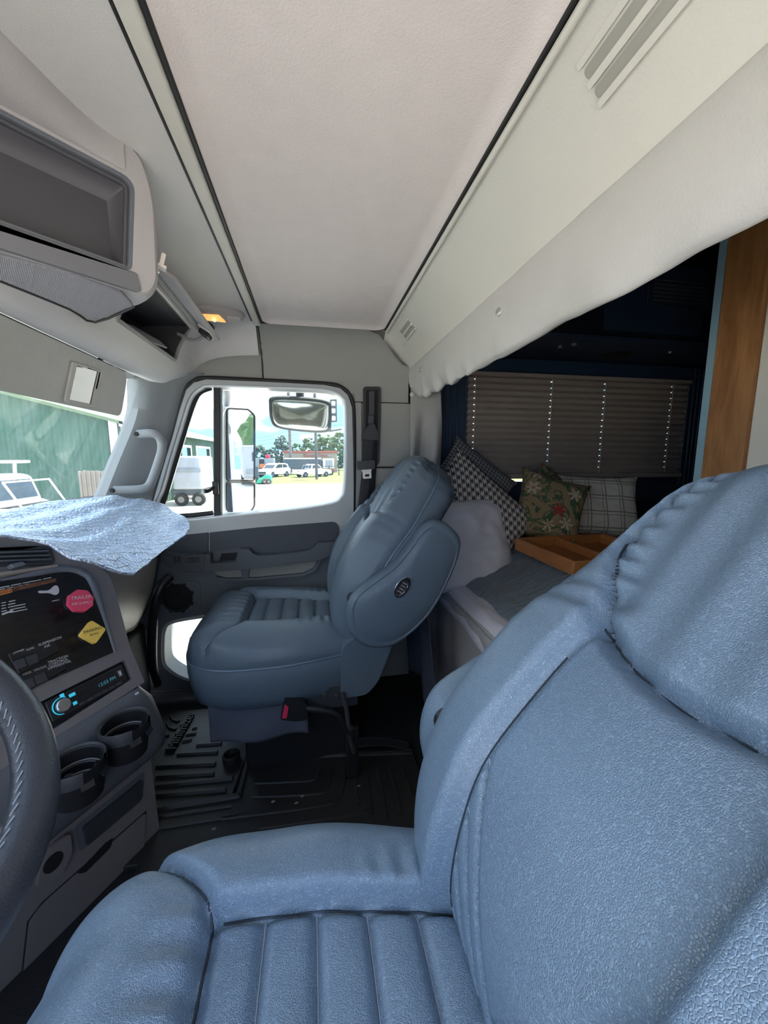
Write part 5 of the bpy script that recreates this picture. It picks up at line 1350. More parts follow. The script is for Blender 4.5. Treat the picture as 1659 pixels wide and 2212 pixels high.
# ------------------------------------------------------------------ curtain valance and side curtain
va = thing('curtain_valance', 'grey vinyl valance snapped along the top of the sleeper opening', 'valance', (.5, .8, 1.38))
VS = [(.462, 1.535), (.456, 1.526), (.453, 1.505), (.456, 1.47), (.463, 1.435), (.472, 1.405), (.482, 1.387), (.494, 1.381), (.508, 1.390), (.53, 1.42)]
def vfn(u, v):
    y = -.2 + 2.02 * u; k = v * (len(VS) - 1); i = min(len(VS) - 2, int(k)); t = k - i
    x = VS[i][0] * (1 - t) + VS[i + 1][0] * t; z = VS[i][1] * (1 - t) + VS[i + 1][1] * t
    fold = sstep(.3, .8, v)
    w = nse(y * 2.2, 1.5) * .018 + nse(y * 6, 7.7) * .009 + (.007 * math.sin(y * 46 + 3 * nse(y * 3)) + .004 * math.sin(y * 83 + 2)) * sstep(.8, 1.5, y)
    z += w * fold; x += fold * (.6 * w + .01 * nse(y * 9, v * 4))
    e = sstep(1.66, 1.82, y); z += e * .035 * fold - w * fold * e; x -= e * fold * .6 * w
    return (x, y, z + .002 * nse(y * 18, v * 6))
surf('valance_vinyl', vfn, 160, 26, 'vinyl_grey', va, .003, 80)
for px_, py_ in ((1077, 672), (910, 798), (888, 833)):
    best = min(((V(vfn(a / 300, b / 60)), a, b) for a in range(150, 301) for b in range(5, 45)), key=lambda q_: ((q_[0] - CAMP).normalized() - ray(px_, py_).normalized()).length)
    p = best[0]; lathe('snap_button', p + V((.002, 0, 0)), (CAMP - p) * .3 + V((-1, 0, 0)), [(.011, 0), (.010, .004), (.006, .0065), (0, .007)], 'snap', va, 16)
sc = thing('side_curtain', 'grey vinyl side curtain tied back beside the passenger seat', 'curtain', (.5, 1.8, .7))
def scf(u, v):
    z = 1.425 - .80 * v
    x = .462 + .13 * u * (1 - .25 * v); y = 1.80 - .05 * u - .03 * math.sin(u * 9 + v * 3) * sstep(.05, .4, v) * (1 - .2 * v)
    x += .03 * math.sin(v * 3.2) * u - .015 * v
    return (x, y, z)
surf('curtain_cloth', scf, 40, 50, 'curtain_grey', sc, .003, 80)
cyl('snap_button', V(scf(.02, .02)) + V((.004, -.002, 0)), (-.6, -1, 0), .010, .005, 'snap', sc, 14)

# ------------------------------------------------------------------ bed and bedding
BX = .565
bd = thing('bed', 'grey-covered sleeper bed with blue quilt behind the passenger seat', 'bed', (1.1, 1.3, 0))
def bside(u, v):
    y = .98 + .93 * u; z = .525 * (1 - v) + .0 * v
    return (BX - .008 * v + .008 * math.sin(u * 26 + 2 * v) * v + .006 * nse(u * 9, v * 3), y, z)
surf('bed_skirt', bside, 60, 14, 'bed_cover', bd, .004)
wbox('bed_base', BX + .01, 1.28, .98, 1.93, 0, .50, 'bed_cover', bd, .02)
wbox('mattress', BX + .004, 1.285, .98, 1.95, .46, .538, 'bed_cover', bd, .02, 3)
wbox('folded_blanket', 1.0, 1.285, 1.05, 1.94, .538, .62, 'bed_cover', bd, .03, 3)
wbox('mattress_rear', 1.285, 2.4, 1.16, 1.95, .50, .67, 'bed_cover', bd, .02, 3)
wbox('bed_base_rear', 1.28, 2.4, 1.17, 1.93, 0, .50, 'bed_cover', bd, .02)
def shf2(u, v):
    y = .99 + .93 * u; x = BX - .006 + .12 * v; e = sstep(0, .25, v)
    return (x - (1 - e) * .004, y, .466 + .096 * e + .006 * nse(y * 10, v * 6) - .03 * (1 - e) * nse(y * 4, 8) + .004)
surf('sheet', shf2, 60, 14, 'sheet', bd, .003)
def qf(u, v):
    nd = 1 - sstep(.03, .13, u); y = .965 + .965 * u + .06 * nd; x = BX + .060 + .01 * nse(y * 6, 2) + .655 * v; e = sstep(0, .12, v)
    s = .010 * nse(x * 9, y * 9) + .006 * nse(x * 22, y * 22)
    rp = .0045 * (1 - abs(math.sin(x * 60 + 1.5 * nse(x * 5, y * 5))) ** .4)
    fa = -.16 * (1 - e) * sstep(.55, .18, u) if False else 0
    return (x - .02 * nd, y, .548 - .20 * nd * (1 - u / .13 if u < .13 else 0) + .032 * e + .085 * sstep(.70, 1.10, x) + s * e - rp + .03 * math.exp(-((x - 1.0) / .35) ** 2))
surf('quilt', qf, 110, 130, 'quilt', bd, .012, 80)

def pillow(name, lab, c, w, h, t, ex, ey, mat, group=None, corner=.10, lump=.02, seed=0, part=None):
    ex = V(ex).normalized(); ey = V(ey); ey = (ey - ex * ey.dot(ex)).normalized(); ez = ex.cross(ey)
    rot = Matrix((ex, ey, ez)).transposed(); vs = []; fs = []; N = 36; c = V(c)
    for s in (1, -1):
        for j in range(N + 1):
            for i in range(N + 1):
                u, v = -1 + 2 * i / N, -1 + 2 * j / N
                k = ((1 - u ** 4) * (1 - v ** 4)); k = max(0, k) ** .55
                x = w / 2 * u * (1 - corner * (1 - abs(v) ** 2.2) * abs(u) ** 3); y = h / 2 * v * (1 - corner * (1 - abs(u) ** 2.2) * abs(v) ** 3)
                z = s * (t / 2 * k + (lump * t) * nse(u * 2.2 + seed, v * 2.2, s) * k + (lump * .5 * t) * nse(u * 6, v * 6 + seed, s) * k)
                vs.append(c + ex * x + ey * y + ez * z)
    n1 = (N + 1) * (N + 1)
    for s in (0, 1):
        for j in range(N):
            for i in range(N): fs.append(tuple(s * n1 + q_ for q_ in (j * (N + 1) + i, j * (N + 1) + i + 1, (j + 1) * (N + 1) + i + 1, (j + 1) * (N + 1) + i)))
    o = mk(name, vs, fs, mat, None, 80, rot=rot)
    return tag(o, lab, 'pillow' if 'pillow' in name else 'cushion', group)
pA, pB, pC = P(1156, 1222, Y=1.68), P(930, 1262, Y=1.56), P(1030, 1110, Y=1.72)
pillow('pillow', 'plain white bed pillow lying on the blue quilt', (pB + pC) / 2 + V((0, 0, .01)), (pA - pB).length * 1.08, (pC - pA).length * 1.12, .16, pA - pB, pC - pA, 'pillowcase', lump=.12, seed=3)
pillow('cushion', 'large houndstooth cushion leaning beside the passenger headrest', P(1024, 1108, Y=1.745), .55, .42, .12, (.66, -.28, -.62), (.60, .20, .66), 'houndstooth', lump=.05, seed=5)
pillow('cushion', 'small grey check cushion behind the large houndstooth one', P(1022, 1040, Y=1.86), .42, .30, .08, (.72, -.1, -.55), (.55, .2, .70), 'houndstooth_small', seed=6)
pillow('cushion', 'brown floral tapestry cushion with red flowers on the bed', P(1186, 1100, Y=1.72), .355, .375, .14, (.86, -.32, -.26), (.26, .34, .86), 'floral', corner=.16, seed=7)
pillow('cushion', 'second floral cushion tucked behind the first', P(1196, 1085, Y=1.85), .33, .33, .10, (.74, -.20, -.50), (.50, .25, .74), 'floral', corner=.16, seed=8)
pillow('cushion', 'cream plaid cushion nearest the closet post', P(1278, 1093, Y=1.81), .52, .36, .12, (.95, -.22, -.04), (.0, .36, .93), 'plaid', corner=.13, lump=.10, seed=9)
# wooden tray
ty = thing('wooden_tray', 'shallow wooden tray resting on the quilt', 'tray', P(1230, 1200, Z=.56))
TA, TB, TCc = P(1120, 1182, Z=.715), P(1238, 1234, Z=.70), P(1285, 1164, Z=.715)
td = (TB - TA).normalized(); tu = (TCc - TA); tu = (tu - td * tu.dot(td)).normalized(); TFr = Fr(TA, td, tu, td.cross(tu))
if TFr.n.z < 0: TFr.n = -TFr.n
tw_, th_ = (TB - TA).length, .46
box('tray_base', TFr, 0, tw_, 0, th_, -.012, -.004, 'wood_tray', ty, .001)
for a in ((0, tw_, -.012, .006), (0, tw_, th_ - .006, th_ + .012)): box('tray_side', TFr, a[0], a[1], a[2], a[3], -.014, .042, 'wood_tray', ty, .004)
for a in ((-.012, .004), (tw_ - .004, tw_ + .012)): box('tray_side', TFr, a[0], a[1], -.012, th_ + .012, -.014, .042, 'wood_tray', ty, .004)
box('tray_divider', TFr, 0, tw_, .20, .212, -.004, .034, 'wood_tray', ty, .003)

# ================================================================== OUTSIDE
struct(wbox('ground', -60, 80, -40, 34, GZ - .2, GZ, 'gravel', bev=0), 'bright gravel lot around the truck', 'ground')
struct(wbox('grass_verge', -60, 80, 34, 120, GZ - .2, GZ + .02, 'grass', bev=0), 'green grass verge beyond the gravel lot', 'grass')
# green metal shop on the left
XB, YB = -7.3, 16.4
sh = thing('metal_shop', 'green metal shop building with pale green roof seen through the windscreen', 'building', (XB - 6, YB + 8, GZ))
ze = P(250, 907, X=XB).z; YE = 34.0; RX = XB - 7.0; zr = ze + 1.9
GF = Fr((0, YB, 0), (1, 0, 0), (0, 0, 1)); EF = Fr((XB, 0, 0), (0, 1, 0), (0, 0, 1))
prism('gable_wall', GF, [(XB - 14, GZ), (XB, GZ), (XB, ze), (RX, zr), (XB - 14, ze)], -.2, 0, 'green_siding_x', sh)
op = []
for l in ([(262, 912), (286, 914), (286, 1080), (262, 1080)], [(384, 966), (411, 967), (411, 1040), (384, 1040)], [(424, 968), (452, 970), (452, 1062), (424, 1062)]):
    q_ = [EF.uv(*p) for p in l]; y_0, y_1 = q_[0][0], q_[1][0]; z_1 = (q_[0][1] + q_[1][1]) / 2; op.append([(y_0, GZ), (y_1, GZ), (y_1, z_1), (y_0, z_1)])
prism('side_wall', EF, [(YB, GZ - .01), (YE, GZ - .01), (YE, ze), (YB, ze)], -.2, 0, 'green_siding_y', sh, holes=[[(a, max(b, GZ)) for a, b in o] for o in op])
for o in op:
    prism('doorway', EF, [(o[0][0] - .12, GZ), (o[1][0] + .12, GZ), (o[1][0] + .12, o[2][1] + .15), (o[0][0] - .12, o[2][1] + .15)], -.05, .05, 'white_paint', sh, holes=[o])
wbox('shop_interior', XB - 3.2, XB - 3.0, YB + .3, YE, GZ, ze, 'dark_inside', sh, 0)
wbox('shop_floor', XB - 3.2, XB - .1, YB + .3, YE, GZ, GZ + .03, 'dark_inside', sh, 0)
for s in (1, -1):
    x0 = RX + s * 7.5
    mk('roof_slope', [(x0, YB - .4, ze - .1), (x0, YE, ze - .1), (RX, YE, zr), (RX, YB - .4, zr), (x0, YB - .4, ze - .22), (x0, YE, ze - .22), (RX, YE, zr - .12), (RX, YB - .4, zr - .12)], [(0, 1, 2, 3), (7, 6, 5, 4), (0, 4, 5, 1), (1, 5, 6, 2), (2, 6, 7, 3), (3, 7, 4, 0)], 'roof_green', sh)
wbox('eave_gutter', XB + .35, XB + .55, YB - .4, YE, ze - .28, ze - .08, 'white_paint', sh, .02)
wbox('corner_trim', XB - .15, XB + .06, YB - .06, YB + .15, GZ, ze, 'white_paint', sh, .01)
cyl('roof_vent', (XB - 2.8, 26.6, ze + .7), (0, 0, 1), .18, .6, 'grey_paint', sh, 12)

def wheel(t, c, r, w, ax=(0, 1, 0)):
    o = lathe('wheel', V(c) - V(ax) * w / 2, ax, [(r * .55, 0), (r * .92, 0), (r, w * .2), (r, w * .8), (r * .92, w), (r * .55, w), (r * .5, w * .8), (0, w * .75)], 'tyre', t, 20)
    lathe('hub', V(c) - V(ax) * w * .52, V(ax), [(0, 0), (r * .5, 0), (r * .55, w * .2), (r * .55, w * .9), (r * .5, w * 1.04), (0, w * 1.04)], 'hub', o, 16)
def car(name, lab, loc, ang, kind, mat='white_paint', scale=1.0):
    """pickup or suv: nose along +x of its own frame"""
    t = thing(name, lab, 'pickup truck' if kind == 'pickup' else 'car', V(loc))
    ca, sa = math.cos(ang), math.sin(ang); dx_ = V((ca, sa, 0)); dy_ = V((-sa, ca, 0)); o = V(loc)
    def F(y): return Fr(o + dy_ * y * scale, dx_, V((0, 0, 1)), -dy_)
    s = scale
    if kind == 'pickup':
        L = 2.75; prof = [(-L, .55), (-L, 1.12), (-.75, 1.14), (-.62, 1.20), (1.0, 1.20), (1.15, 1.14), (2.5, 1.05), (2.7, .92), (2.72, .5), (2.3, .42), (-2.4, .42)]
        cab = [(-.70, 1.18), (-.52, 1.78), (-.35, 1.84), (.45, 1.84), (.62, 1.78), (1.22, 1.18)]; wx = (-1.65, 1.75); wr_ = .40; hw = .95
        glass = [[(-.48, 1.25), (-.38, 1.70), (.02, 1.70), (.02, 1.25)], [(.10, 1.25), (.10, 1.70), (.52, 1.70), (.98, 1.25)]]
    else:
        prof = [(-2.15, .5), (-2.2, .95), (-2.05, 1.08), (1.05, 1.02), (2.05, .86), (2.2, .7), (2.2, .4), (-2.1, .38)]
        cab = [(-2.02, 1.05), (-1.75, 1.55), (-1.2, 1.66), (.1, 1.64), (.45, 1.52), (1.15, 1.0)]; wx = (-1.35, 1.4); wr_ = .36; hw = .9
        glass = [[(-1.72, 1.14), (-1.52, 1.46), (-1.0, 1.54), (-.75, 1.54), (-.75, 1.12)], [(-.65, 1.12), (-.65, 1.55), (.05, 1.54), (.35, 1.45), (.75, 1.08)]]
    sc2 = lambda l: [(a * s, b * s) for a, b in l]
    if kind == 'pickup':
        prism('body', F(0), arc_corners(sc2(prof), .06 * s, 3), -hw * s, hw * s, mat, t, bev=.05 * s)
        box('cargo_bed', F(0), -2.62 * s, -.85 * s, 1.0 * s, 1.155 * s, -.80 * s, .80 * s, 'soft_black', t, 0)
        for q_ in (-1, 1): box('tail_light', F(0), (-2.77) * s, -2.70 * s, .82 * s, 1.06 * s, q_ * .86 * s - .07 * s, q_ * .86 * s + .07 * s, 'tail_red', t, .01)
        box('bumper', F(0), -2.92 * s, -2.70 * s, .48 * s, .66 * s, -.9 * s, .9 * s, 'chrome', t, .03)
        for q_ in (-1, 1): tube('roll_bar', [F(q_ * .75)(-.95 * s, 1.70 * s), F(q_ * .75)(-1.25 * s, 1.14 * s)], .022 * s, mat, t, 6)
        tube('roll_bar', [F(-.75)(-.95 * s, 1.70 * s), F(.75)(-.95 * s, 1.70 * s)], .022 * s, mat, t, 6)
    else:
        prism('body', F(0), arc_corners(sc2(prof), .10 * s, 4), -hw * s, hw * s, mat, t, bev=.06 * s)
        for q_ in (-1, 1): box('head_lamp', F(0), 2.05 * s, 2.20 * s, .68 * s, .84 * s, q_ * .68 * s - .18 * s, q_ * .68 * s + .18 * s, 'clear_lens', t, .02)
        box('grille', F(0), 2.15 * s, 2.23 * s, .48 * s, .70 * s, -.5 * s, .5 * s, 'black_plastic', t, .02)
    c = prism('cabin', F(0), arc_corners(sc2(cab), .08 * s, 3), -hw * .86 * s, hw * .86 * s, mat, t, bev=.06 * s)
    for g in glass:
        for q_ in (-1, 1):
            h = q_ * hw * .87 * s; prism('side_window', F(0), arc_corners(sc2(g), .04 * s, 2), min(h, h * .96), max(h, h * .96), 'dark_glass', c)
    fr_ = cab[-2:]; ba_ = cab[:2]
    for nm, (p0, p1), e in (('windscreen', (fr_[0], fr_[1]), 1), ('rear_window', (ba_[1], ba_[0]), -1)):
        a = V((p0[0], p0[1])) * .88 + V((p1[0], p1[1])) * .12; b2 = V((p0[0], p0[1])) * .15 + V((p1[0], p1[1])) * .85
        nrm = V((a.y - b2.y, b2.x - a.x)) ; nrm = nrm.normalized() * .03 * (1 if (nrm.x * e) > 0 else -1)
        prism(nm, F(0), sc2([tuple(a), tuple(b2), tuple(b2 + nrm), tuple(a + nrm)]), -hw * .74 * s, hw * .74 * s, 'dark_glass', c)
    for x in wx:
        for q_ in (-1, 1): wheel(t, F(q_ * (hw - .10))(x * s, wr_ * s), wr_ * s, .24 * s, dy_ * q_)
    return t
# white pickup close in front of the shop, tail towards the door
pk = P(195, 1048, Y=9.4)
car('pickup_truck', 'white pickup truck parked beside the green shop wall, seen through the windscreen', (pk.x - 2.75, 10.4, GZ), PI, 'pickup')
# wooden fence behind it
fn = thing('wooden_fence', 'weathered board fence between white pickup and green shop', 'fence', (P(205, 1030, Y=14.5).x, 14.5, GZ))
fx0, fx1, fzt = P(168, 1018, Y=14.5).x, P(252, 1018, Y=14.5).x, P(205, 1017, Y=14.5).z
nb = 16
for k in range(nb):
    x = fx0 + (fx1 - fx0) * k / nb; dz_ = .05 * nse(k * 1.7); wbox('board', x, x + (fx1 - fx0) / nb * .9, 14.5 + .02 * (k % 2), 14.54 + .02 * (k % 2), GZ, fzt + dz_, 'fence_board', fn, .006)
for zz in (GZ + .3, fzt - .35): wbox('fence_rail', fx0, fx1, 14.56, 14.62, zz, zz + .09, 'fence_board', fn, .006)
# white tractor cab at far left
gc = thing('golf_cart', 'white utility cart beside the pickup at the left edge', 'cart', (P(8, 1000, Y=12).x, 12.6, GZ))
gx = P(0, 1000, Y=12.6).x
for a in (-.3, .25): tube('roof_post', [(gx + a, 12.6, GZ + .8), (gx + a + .1, 12.6, GZ + 2.1)], .04, 'white_paint', gc, 6)
wbox('cart_roof', gx - .7, gx + .5, 12.1, 13.0, GZ + 2.08, GZ + 2.16, 'white_paint', gc, .02)
wbox('cart_body', gx - .9, gx + .45, 12.1, 13.0, GZ + .35, GZ + .95, 'silver_paint', gc, .08)
for a in (-.6, .2):
    for b2 in (12.1, 13.0): wheel(gc, (gx + a, b2, GZ + .28), .28, .18)
# horse trailer in front of the shop doors
ht = thing('horse_trailer', 'white livestock trailer parked by the shop doors', 'trailer', (-4.6, 19, GZ))
f1, f2 = P(372, 985, Y=19.5), P(438, 1000, Y=19.5)
wbox('trailer_box', f1.x, f2.x, 19.2, 21.4, GZ + .75, f1.z, 'silver_paint', ht, .12, 4)
wbox('trailer_skirt', f1.x + .02, f2.x - .02, 19.15, 19.2, P(400, 1018, Y=19.2).z - .04, P(400, 1012, Y=19.2).z, 'grey_paint', ht, .01)
wbox('trailer_frame', f1.x - .1, f2.x - .1, 19.3, 21.3, GZ + .5, GZ + .75, 'pole_metal', ht, .02)
for a in (.35, 1.1): wheel(ht, (f1.x + a, 19.25, GZ + .30), .30, .22)
# scrap pile
jp = thing('scrap_pile', 'pile of boards and white bags on the gravel near the shop', 'debris', (*P(375, 1078, Z=GZ).xy, GZ))
c0 = P(372, 1076, Z=GZ) + V((.9, -.6, 0))
for k in range(9):
    a = random.uniform(0, PI); L_ = random.uniform(.5, 1.1); f = Fr(c0 + V((random.uniform(-.5, .6), random.uniform(-.4, .5), .05 + .05 * k)), (math.cos(a), math.sin(a), random.uniform(-.1, .1)), (0, 0, 1)); f.u = f.d.cross(V((0, 0, 1))).normalized(); f.n = V((0, 0, 1))
    box('loose_board' if k < 6 else 'white_bag', f, -L_ / 2, L_ / 2, -.07 if k < 6 else -.2, .07 if k < 6 else .2, 0, .04 if k < 6 else .25, 'fence_board' if k < 6 else 'white_paint', jp, .01 if k < 6 else .09, 3)
# things across the lot
def gz(px, py): return P(px, py, Z=GZ)
car('compact_suv', 'white compact suv parked on the grass beyond the gravel', (gz(594, 1029).x + .05, gz(594, 1029).y - 1.6, GZ), -PI / 2 - .55, 'suv', scale=.95)
p_ = gz(672, 1030)
car('pickup_truck', 'white pickup truck parked on the grass in front of the shop sign pole', (p_.x + .15, p_.y - .4, GZ), .55, 'pickup', scale=.80)
# low restaurant with red cornice
rs = thing('restaurant', 'low cream restaurant with red cornice across the road', 'building', (6, 56, GZ))
YR = 58.0
a_, b_ = P(612, 978, Y=YR), P(728, 978, Y=YR); zt = P(660, 978, Y=YR).z; zm = P(660, 990, Y=YR).z
wbox('restaurant_wall', a_.x, b_.x, YR, YR + 10, GZ, zt, 'shop_cream', rs, .02)
wbox('cornice', a_.x - .2, b_.x + .2, YR - .15, YR + 10.2, zt, zt + .25, 'shop_red', rs, .02)
wbox('brick_pier', b_.x - 1.4, b_.x - .5, YR - .1, YR, GZ, P(660, 996, Y=YR).z, 'shop_red', rs, .02)
for px_ in (696, 714): 
    q0 = P(px_, 995, Y=YR - .12); wbox('shop_window', q0.x - .55, q0.x + .55, YR - .1, YR, P(700, 1010, Y=YR).z, q0.z, 'dark_glass', rs, .01)
text('sign_letters', 'BurgerTime', Fr(P(655, 987, Y=YR - .1), (1, 0, 0), (0, 0, 1)), .75, 'shop_red', rs, .02, .03)
wbox('small_sign', P(704, 985, Y=YR).x, P(714, 985, Y=YR).x, YR - .12, YR, P(704, 986, Y=YR).z, P(704, 983, Y=YR).z, 'silver_paint', rs, .01)
# long grey freight trailer in front of the restaurant
YT = 51.5
ft_ = thing('freight_trailer', 'long dark grey box trailer parked before the restaurant', 'trailer', (P(655, 1010, Y=YT).x, YT, GZ))
q0, q1 = P(612, 992, Y=YT), P(694, 1014, Y=YT)
wbox('trailer_box', q0.x, q1.x, YT, YT + 2.4, q1.z, q0.z, 'grey_siding', ft_, .03)
wbox('roof_rail', q0.x, q1.x, YT - .04, YT + 2.4, q0.z, q0.z + .16, 'white_paint', ft_, .02)
wbox('underframe', q0.x + .3, q1.x - .3, YT + .3, YT + 2.1, GZ + .5, q1.z, 'pole_metal', ft_, 0)
for k in range(3): wheel(ft_, (q1.x - 1.2 - k * 1.1, YT + .15, GZ + .45), .45, .25)
q0, q1 = P(698, 991, Y=49.5), P(722, 1012, Y=49.5)
wh = thing('cargo_trailer', 'small white cargo trailer standing behind the pickup on the grass', 'trailer', (q0.x, 49.5, GZ))
wbox('trailer_box', q0.x, q1.x, 49.5, 51.4, q1.z, q0.z, 'white_paint', wh, .06, 3); wbox('trailer_door', q0.x + .25, q1.x - .2, 49.45, 49.5, q1.z + .1, q0.z - .15, 'silver_paint', wh, .01)
for a in (q0.x + .4, q1.x - .4): wheel(wh, (a, 49.6, GZ + .3), .3, .2)
# vending kiosk / machines left of the suv
q0, q1 = P(551, 990, Y=49.0), P(592, 1010, Y=49.0)
kx = thing('storage_unit', 'pale blue storage unit with an orange sign behind the forklift', 'container', (q0.x, 49.0, GZ))
wbox('unit_body', q0.x, q1.x, 49.0, 51.0, GZ + .1, q0.z, 'silver_paint', kx, .03)
wbox('open_door', P(560, 1000, Y=49.0).x, P(571, 1000, Y=49.0).x, 48.96, 49.0, GZ + .3, P(560, 992, Y=49.0).z, 'dark_inside', kx, .01)
wbox('orange_sign', P(561, 1000, Y=49.0).x, P(572, 1000, Y=49.0).x, 48.90, 48.96, P(560, 1011, Y=49.0).z, P(560, 1002, Y=49.0).z, 'orange_sign', kx, .01)
wbox('red_topper', P(573, 984, Y=49.0).x, P(582, 984, Y=49.0).x, 49.0, 49.8, q0.z, P(573, 982, Y=49.0).z, 'red_plastic', kx, .1, 3)
g0 = gz(568, 1046)
fk = thing('forklift', 'green machine with black mast parked on the gravel', 'forklift', (g0.x, g0.y, GZ))
fb_ = Fr((0, g0.y, 0), (1, 0, 0), (0, 0, 1))
prism('machine_body', fb_, [fb_.uv(*p) for p in [(553, 1044), (556, 1036), (572, 1027), (585, 1027), (586, 1044)]], -1.2, 0, 'machine_green', fk, bev=.05)
for px_ in (572, 581): wheel(fk, (P(px_, 1044, Y=g0.y).x, g0.y - .05, GZ + .22), .22, .2)
for px_ in (552, 556): wbox('mast', P(px_, 1030, Y=g0.y).x - .07, P(px_, 1030, Y=g0.y).x + .07, g0.y + .3, g0.y + .45, GZ, P(552, 1008, Y=g0.y).z, 'pole_metal', fk, .01)
# poles, sign, wires
def pole(lab, x, Y_, ytop, r, mat, ybot=None):
    b2 = V((P(x, 1030, Y=Y_).x, Y_, GZ)); tp_ = P(x, ytop, Y=Y_).z
    t = thing('utility_pole', lab, 'pole', b2); cyl('pole_shaft', b2, (0, 0, 1), r, tp_ - GZ, mat, t, 12); return t, b2, tp_
sgp, bq, tq = pole('dark steel sign pole standing on the verge beside the pickup', 684, 40, 700, .14, 'pole_metal')
bf = Fr((0, 39.9, 0), (1, 0, 0), (0, 0, 1))
r0, r1 = bf.uv(714, 912), bf.uv(727, 864)
for k in range(3):
    z0_ = r0[1] + (r1[1] - r0[1]) * k / 3; z1_ = r0[1] + (r1[1] - r0[1]) * (k + 1) / 3
    prism('sign_frame', bf, [(r0[0], z0_), (r1[0], z0_ + .05), (r1[0], z1_ + .05), (r0[0], z1_)], -.2, .2, 'pole_metal', sgp, holes=[[(r0[0] + .1, z0_ + .12), (r1[0] - .1, z0_ + .14), (r1[0] - .1, z1_ - .08), (r0[0] + .1, z1_ - .10)]])
    prism('sign_face', bf, [(r0[0] + .1, z0_ + .12), (r1[0] - .1, z0_ + .14), (r1[0] - .1, z1_ - .08), (r0[0] + .1, z1_ - .10)], -.1, .0, 'white_paint', sgp)
tube('sign_arm', [bf(*bf.uv(684, 931)), bf(*bf.uv(714, 931)), bf(*bf.uv(738, 927))], .10, 'pole_metal', sgp, 6)
tube('sign_arm', [bf(*bf.uv(714, 931)), bf(*bf.uv(714, 866))], .09, 'pole_metal', sgp, 6)
up1, bq, tq = pole('grey wooden utility pole with crossarms behind the trailer', 629, 55.0, 800, .20, 'pole_wood')
for yy in (842, 838): pass
cf_ = Fr((0, 54.7, 0), (1, 0, 0), (0, 0, 1))
for yy in (838, 846): box('crossarm', cf_.sub(*cf_.uv(632, yy)), -.5, 1.1, -.05, .05, -.05, .05, 'pole_wood', up1, 0)
up2, bq2, tq2 = pole('tall wooden utility pole near the mirror behind the forklift', 507, 60, 880, .18, 'pole_wood')
cf2 = Fr((0, 59.8, 0), (1, 0, 0), (0, 0, 1)); box('crossarm', cf2.sub(*cf2.uv(510, 898)), -1.2, 1.2, -.06, .06, -.05, .05, 'pole_wood', up2, 0)
for k, (ya, yb) in enumerate(((948, 930), (955, 940), (962, 952))):
    pts = [P(480, ya, Y=60), P(560, ya - 2, Y=57), P(628, yb, Y=54.6), P(760, yb - 14, Y=46)]
    wv_ = tube('power_line', pts, .018, 'pole_metal', None, 5, 6); tag(wv_, ('highest', 'middle', 'lowest')[k] + ' of three thin power lines strung between the utility poles', 'cable', 'power lines')
# pipe fence on the verge
pfn = thing('pipe_fence', 'black pipe rail fence along the verge', 'fence', (P(660, 1020, Y=48).x, 48, GZ))
for px_ in (600, 623, 655, 711, 732, 745): c = V((P(px_, 1020, Y=48).x, 48, GZ)); cyl('fence_post', c, (0, 0, 1), .06, 1.25, 'pole_metal', pfn, 8)
for zz in (.65, 1.15): tube('fence_rail', [(P(596, 1020, Y=48).x, 48, GZ + zz), (P(760, 1020, Y=48).x, 48, GZ + zz)], .04, 'pole_metal', pfn, 6)
# trees
def tree(lab, x, Y_, ytop, ybot, rpx, mat, dens=150, trunk=True):
    top = P(x, ytop, Y=Y_); bot = P(x, ybot, Y=Y_); r = rpx * (Y_ / FPX); c = V((top.x, Y_, (top.z + bot.z) / 2)); hh = (top.z - bot.z) / 2
    t = thing('tree', lab, 'tree', (top.x, Y_, GZ), 'trees beyond the road')
    vs, fs = [], []
    ic = bmesh.new(); bmesh.ops.create_icosphere(ic, subdivisions=1, radius=1); iv = [v.co.copy() for v in ic.verts]; if_ = [tuple(v.index for v in f.verts) for f in ic.faces]; ic.free()
    for k in range(dens):
        d = V((random.gauss(0, 1), random.gauss(0, 1), random.gauss(0, 1))).normalized() * random.uniform(.35, 1) ** .6
        p = c + V((d.x * r, d.y * r, d.z * hh)); s = r * random.uniform(.10, .24); k0 = len(vs)
        for v in iv: vs.append(p + V((v.x, v.y, v.z * .8)) * s * random.uniform(.7, 1.3))
        fs += [tuple(i + k0 for i in f) for f in if_]
    mk('crown', vs, fs, mat, t, 10, smooth=False)
    if trunk: tube('trunk', [(top.x, Y_, GZ), (top.x, Y_, c.z)], max(.2, r * .10), 'trunk', t, 7)
    return t
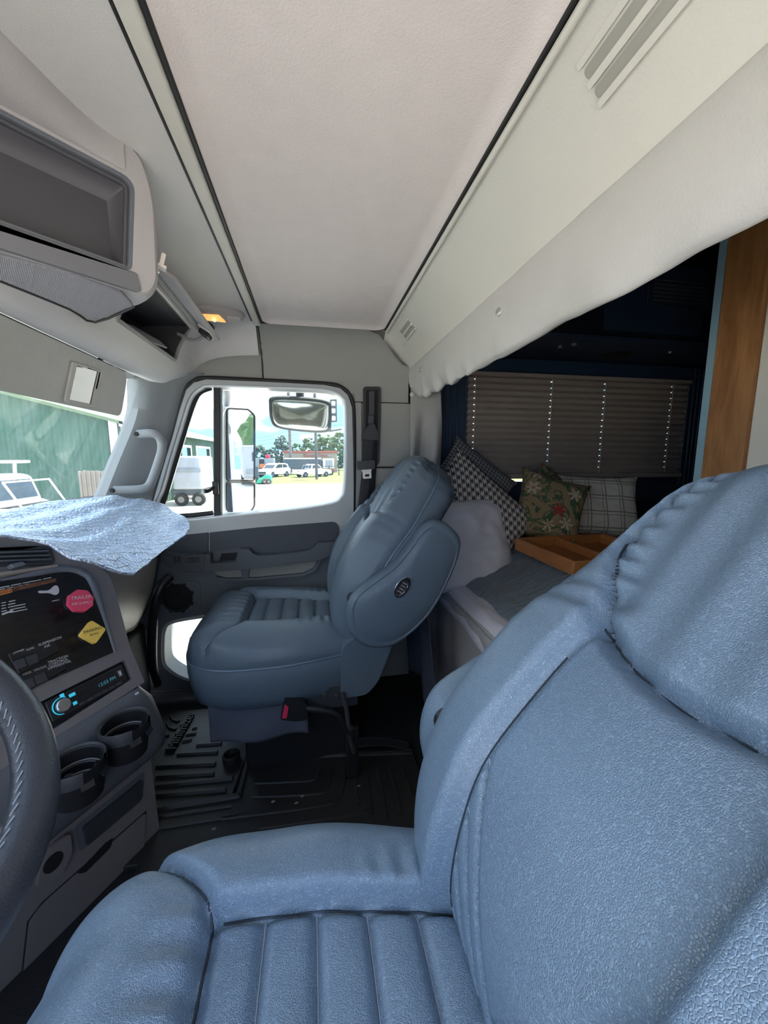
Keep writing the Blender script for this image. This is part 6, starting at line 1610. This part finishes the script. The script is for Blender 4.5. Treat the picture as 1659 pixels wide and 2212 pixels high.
TREES = [(560, 88, 962, 1012, 20, 'leaves_dark', 'loose dull green tree behind the storage unit'), (607, 78, 938, 1012, 17, 'leaves_dark', 'tall ragged pine behind the freight trailer'), (588, 98, 965, 1012, 15, 'leaves_dark', 'low hazy tree left of the ragged pine'),
         (640, 86, 952, 1010, 14, 'leaves', 'narrow green tree directly left of the sign pole'), (665, 100, 945, 1010, 20, 'leaves', 'broad green tree just right of the sign pole'), (700, 90, 936, 1012, 24, 'leaves', 'tallest full green tree right of the sign pole'),
         (735, 80, 932, 1012, 24, 'leaves', 'full green tree at the rear edge of the window'), (775, 92, 936, 1014, 24, 'leaves', 'green tree hidden behind the rear window post'), (527, 70, 925, 1015, 18, 'leaves_dark', 'dark tree seen beside the door mirror'), (480, 80, 950, 1015, 20, 'leaves_dark', 'dark green tree beyond the shop end')]
for x, Y_, a, c, r, mt, lab in TREES: tree(lab, x, Y_, a, c, r, mt)
# what the door mirror looks back at: a grey travel trailer and trees behind the truck
rv = thing('travel_trailer', 'grey travel trailer parked behind the truck, seen in the door mirror', 'trailer', (33, 4.2, GZ))
wbox('trailer_body', 30, 37, 2.5, 5.9, GZ + .6, GZ + 3.25, 'silver_paint', rv, .25, 4)
wbox('trailer_stripe', 29.96, 30.02, 2.8, 5.6, GZ + 1.0, GZ + 1.4, 'grey_paint', rv, .02)
wbox('trailer_window', 29.94, 30.02, 3.3, 4.3, GZ + 2.0, GZ + 2.7, 'dark_glass', rv, .02)
for a in (33, 34): wheel(rv, (a, 2.55, GZ + .4), .4, .25)
for k, (xx, yy) in enumerate(((56, 6.5), (66, 16), (64, 28))):
    t = thing('tree', ('leafy tree behind the travel trailer in the mirror', 'broad tree beside the travel trailer in the mirror', 'far tree at the edge of the mirror view')[k], 'tree', (xx, yy, GZ), 'trees behind the truck')
    bm = bmesh.new(); bmesh.ops.create_icosphere(bm, subdivisions=3, radius=1); vs = [V((xx, yy, GZ + 5)) + V((v.co.x * 3.6, v.co.y * 3.6, v.co.z * 3.4)) * (1 + .35 * nse(v.co.x * 3 + k, v.co.y * 3, v.co.z * 3)) for v in bm.verts]; fs = [tuple(v.index for v in f.verts) for f in bm.faces]; bm.free()
    mk('crown', vs, fs, 'leaves', t, 10, smooth=False); tube('trunk', [(xx, yy, GZ), (xx, yy, GZ + 4)], .35, 'trunk', t, 7)
# white bonnet of the truck below the windscreen
bnt = thing('truck_bonnet', 'white sloping bonnet of the truck beyond the windscreen', 'bonnet', (-2.2, .85, GZ))
surf('bonnet_skin', lambda u, v: (-1.05 - 1.9 * u, .85 + (v - .5) * 2 * (.95 - .15 * u), .72 - .45 * u * u - .22 * abs(v - .5) ** 2 * 4), 14, 14, 'white_paint', bnt, .02)
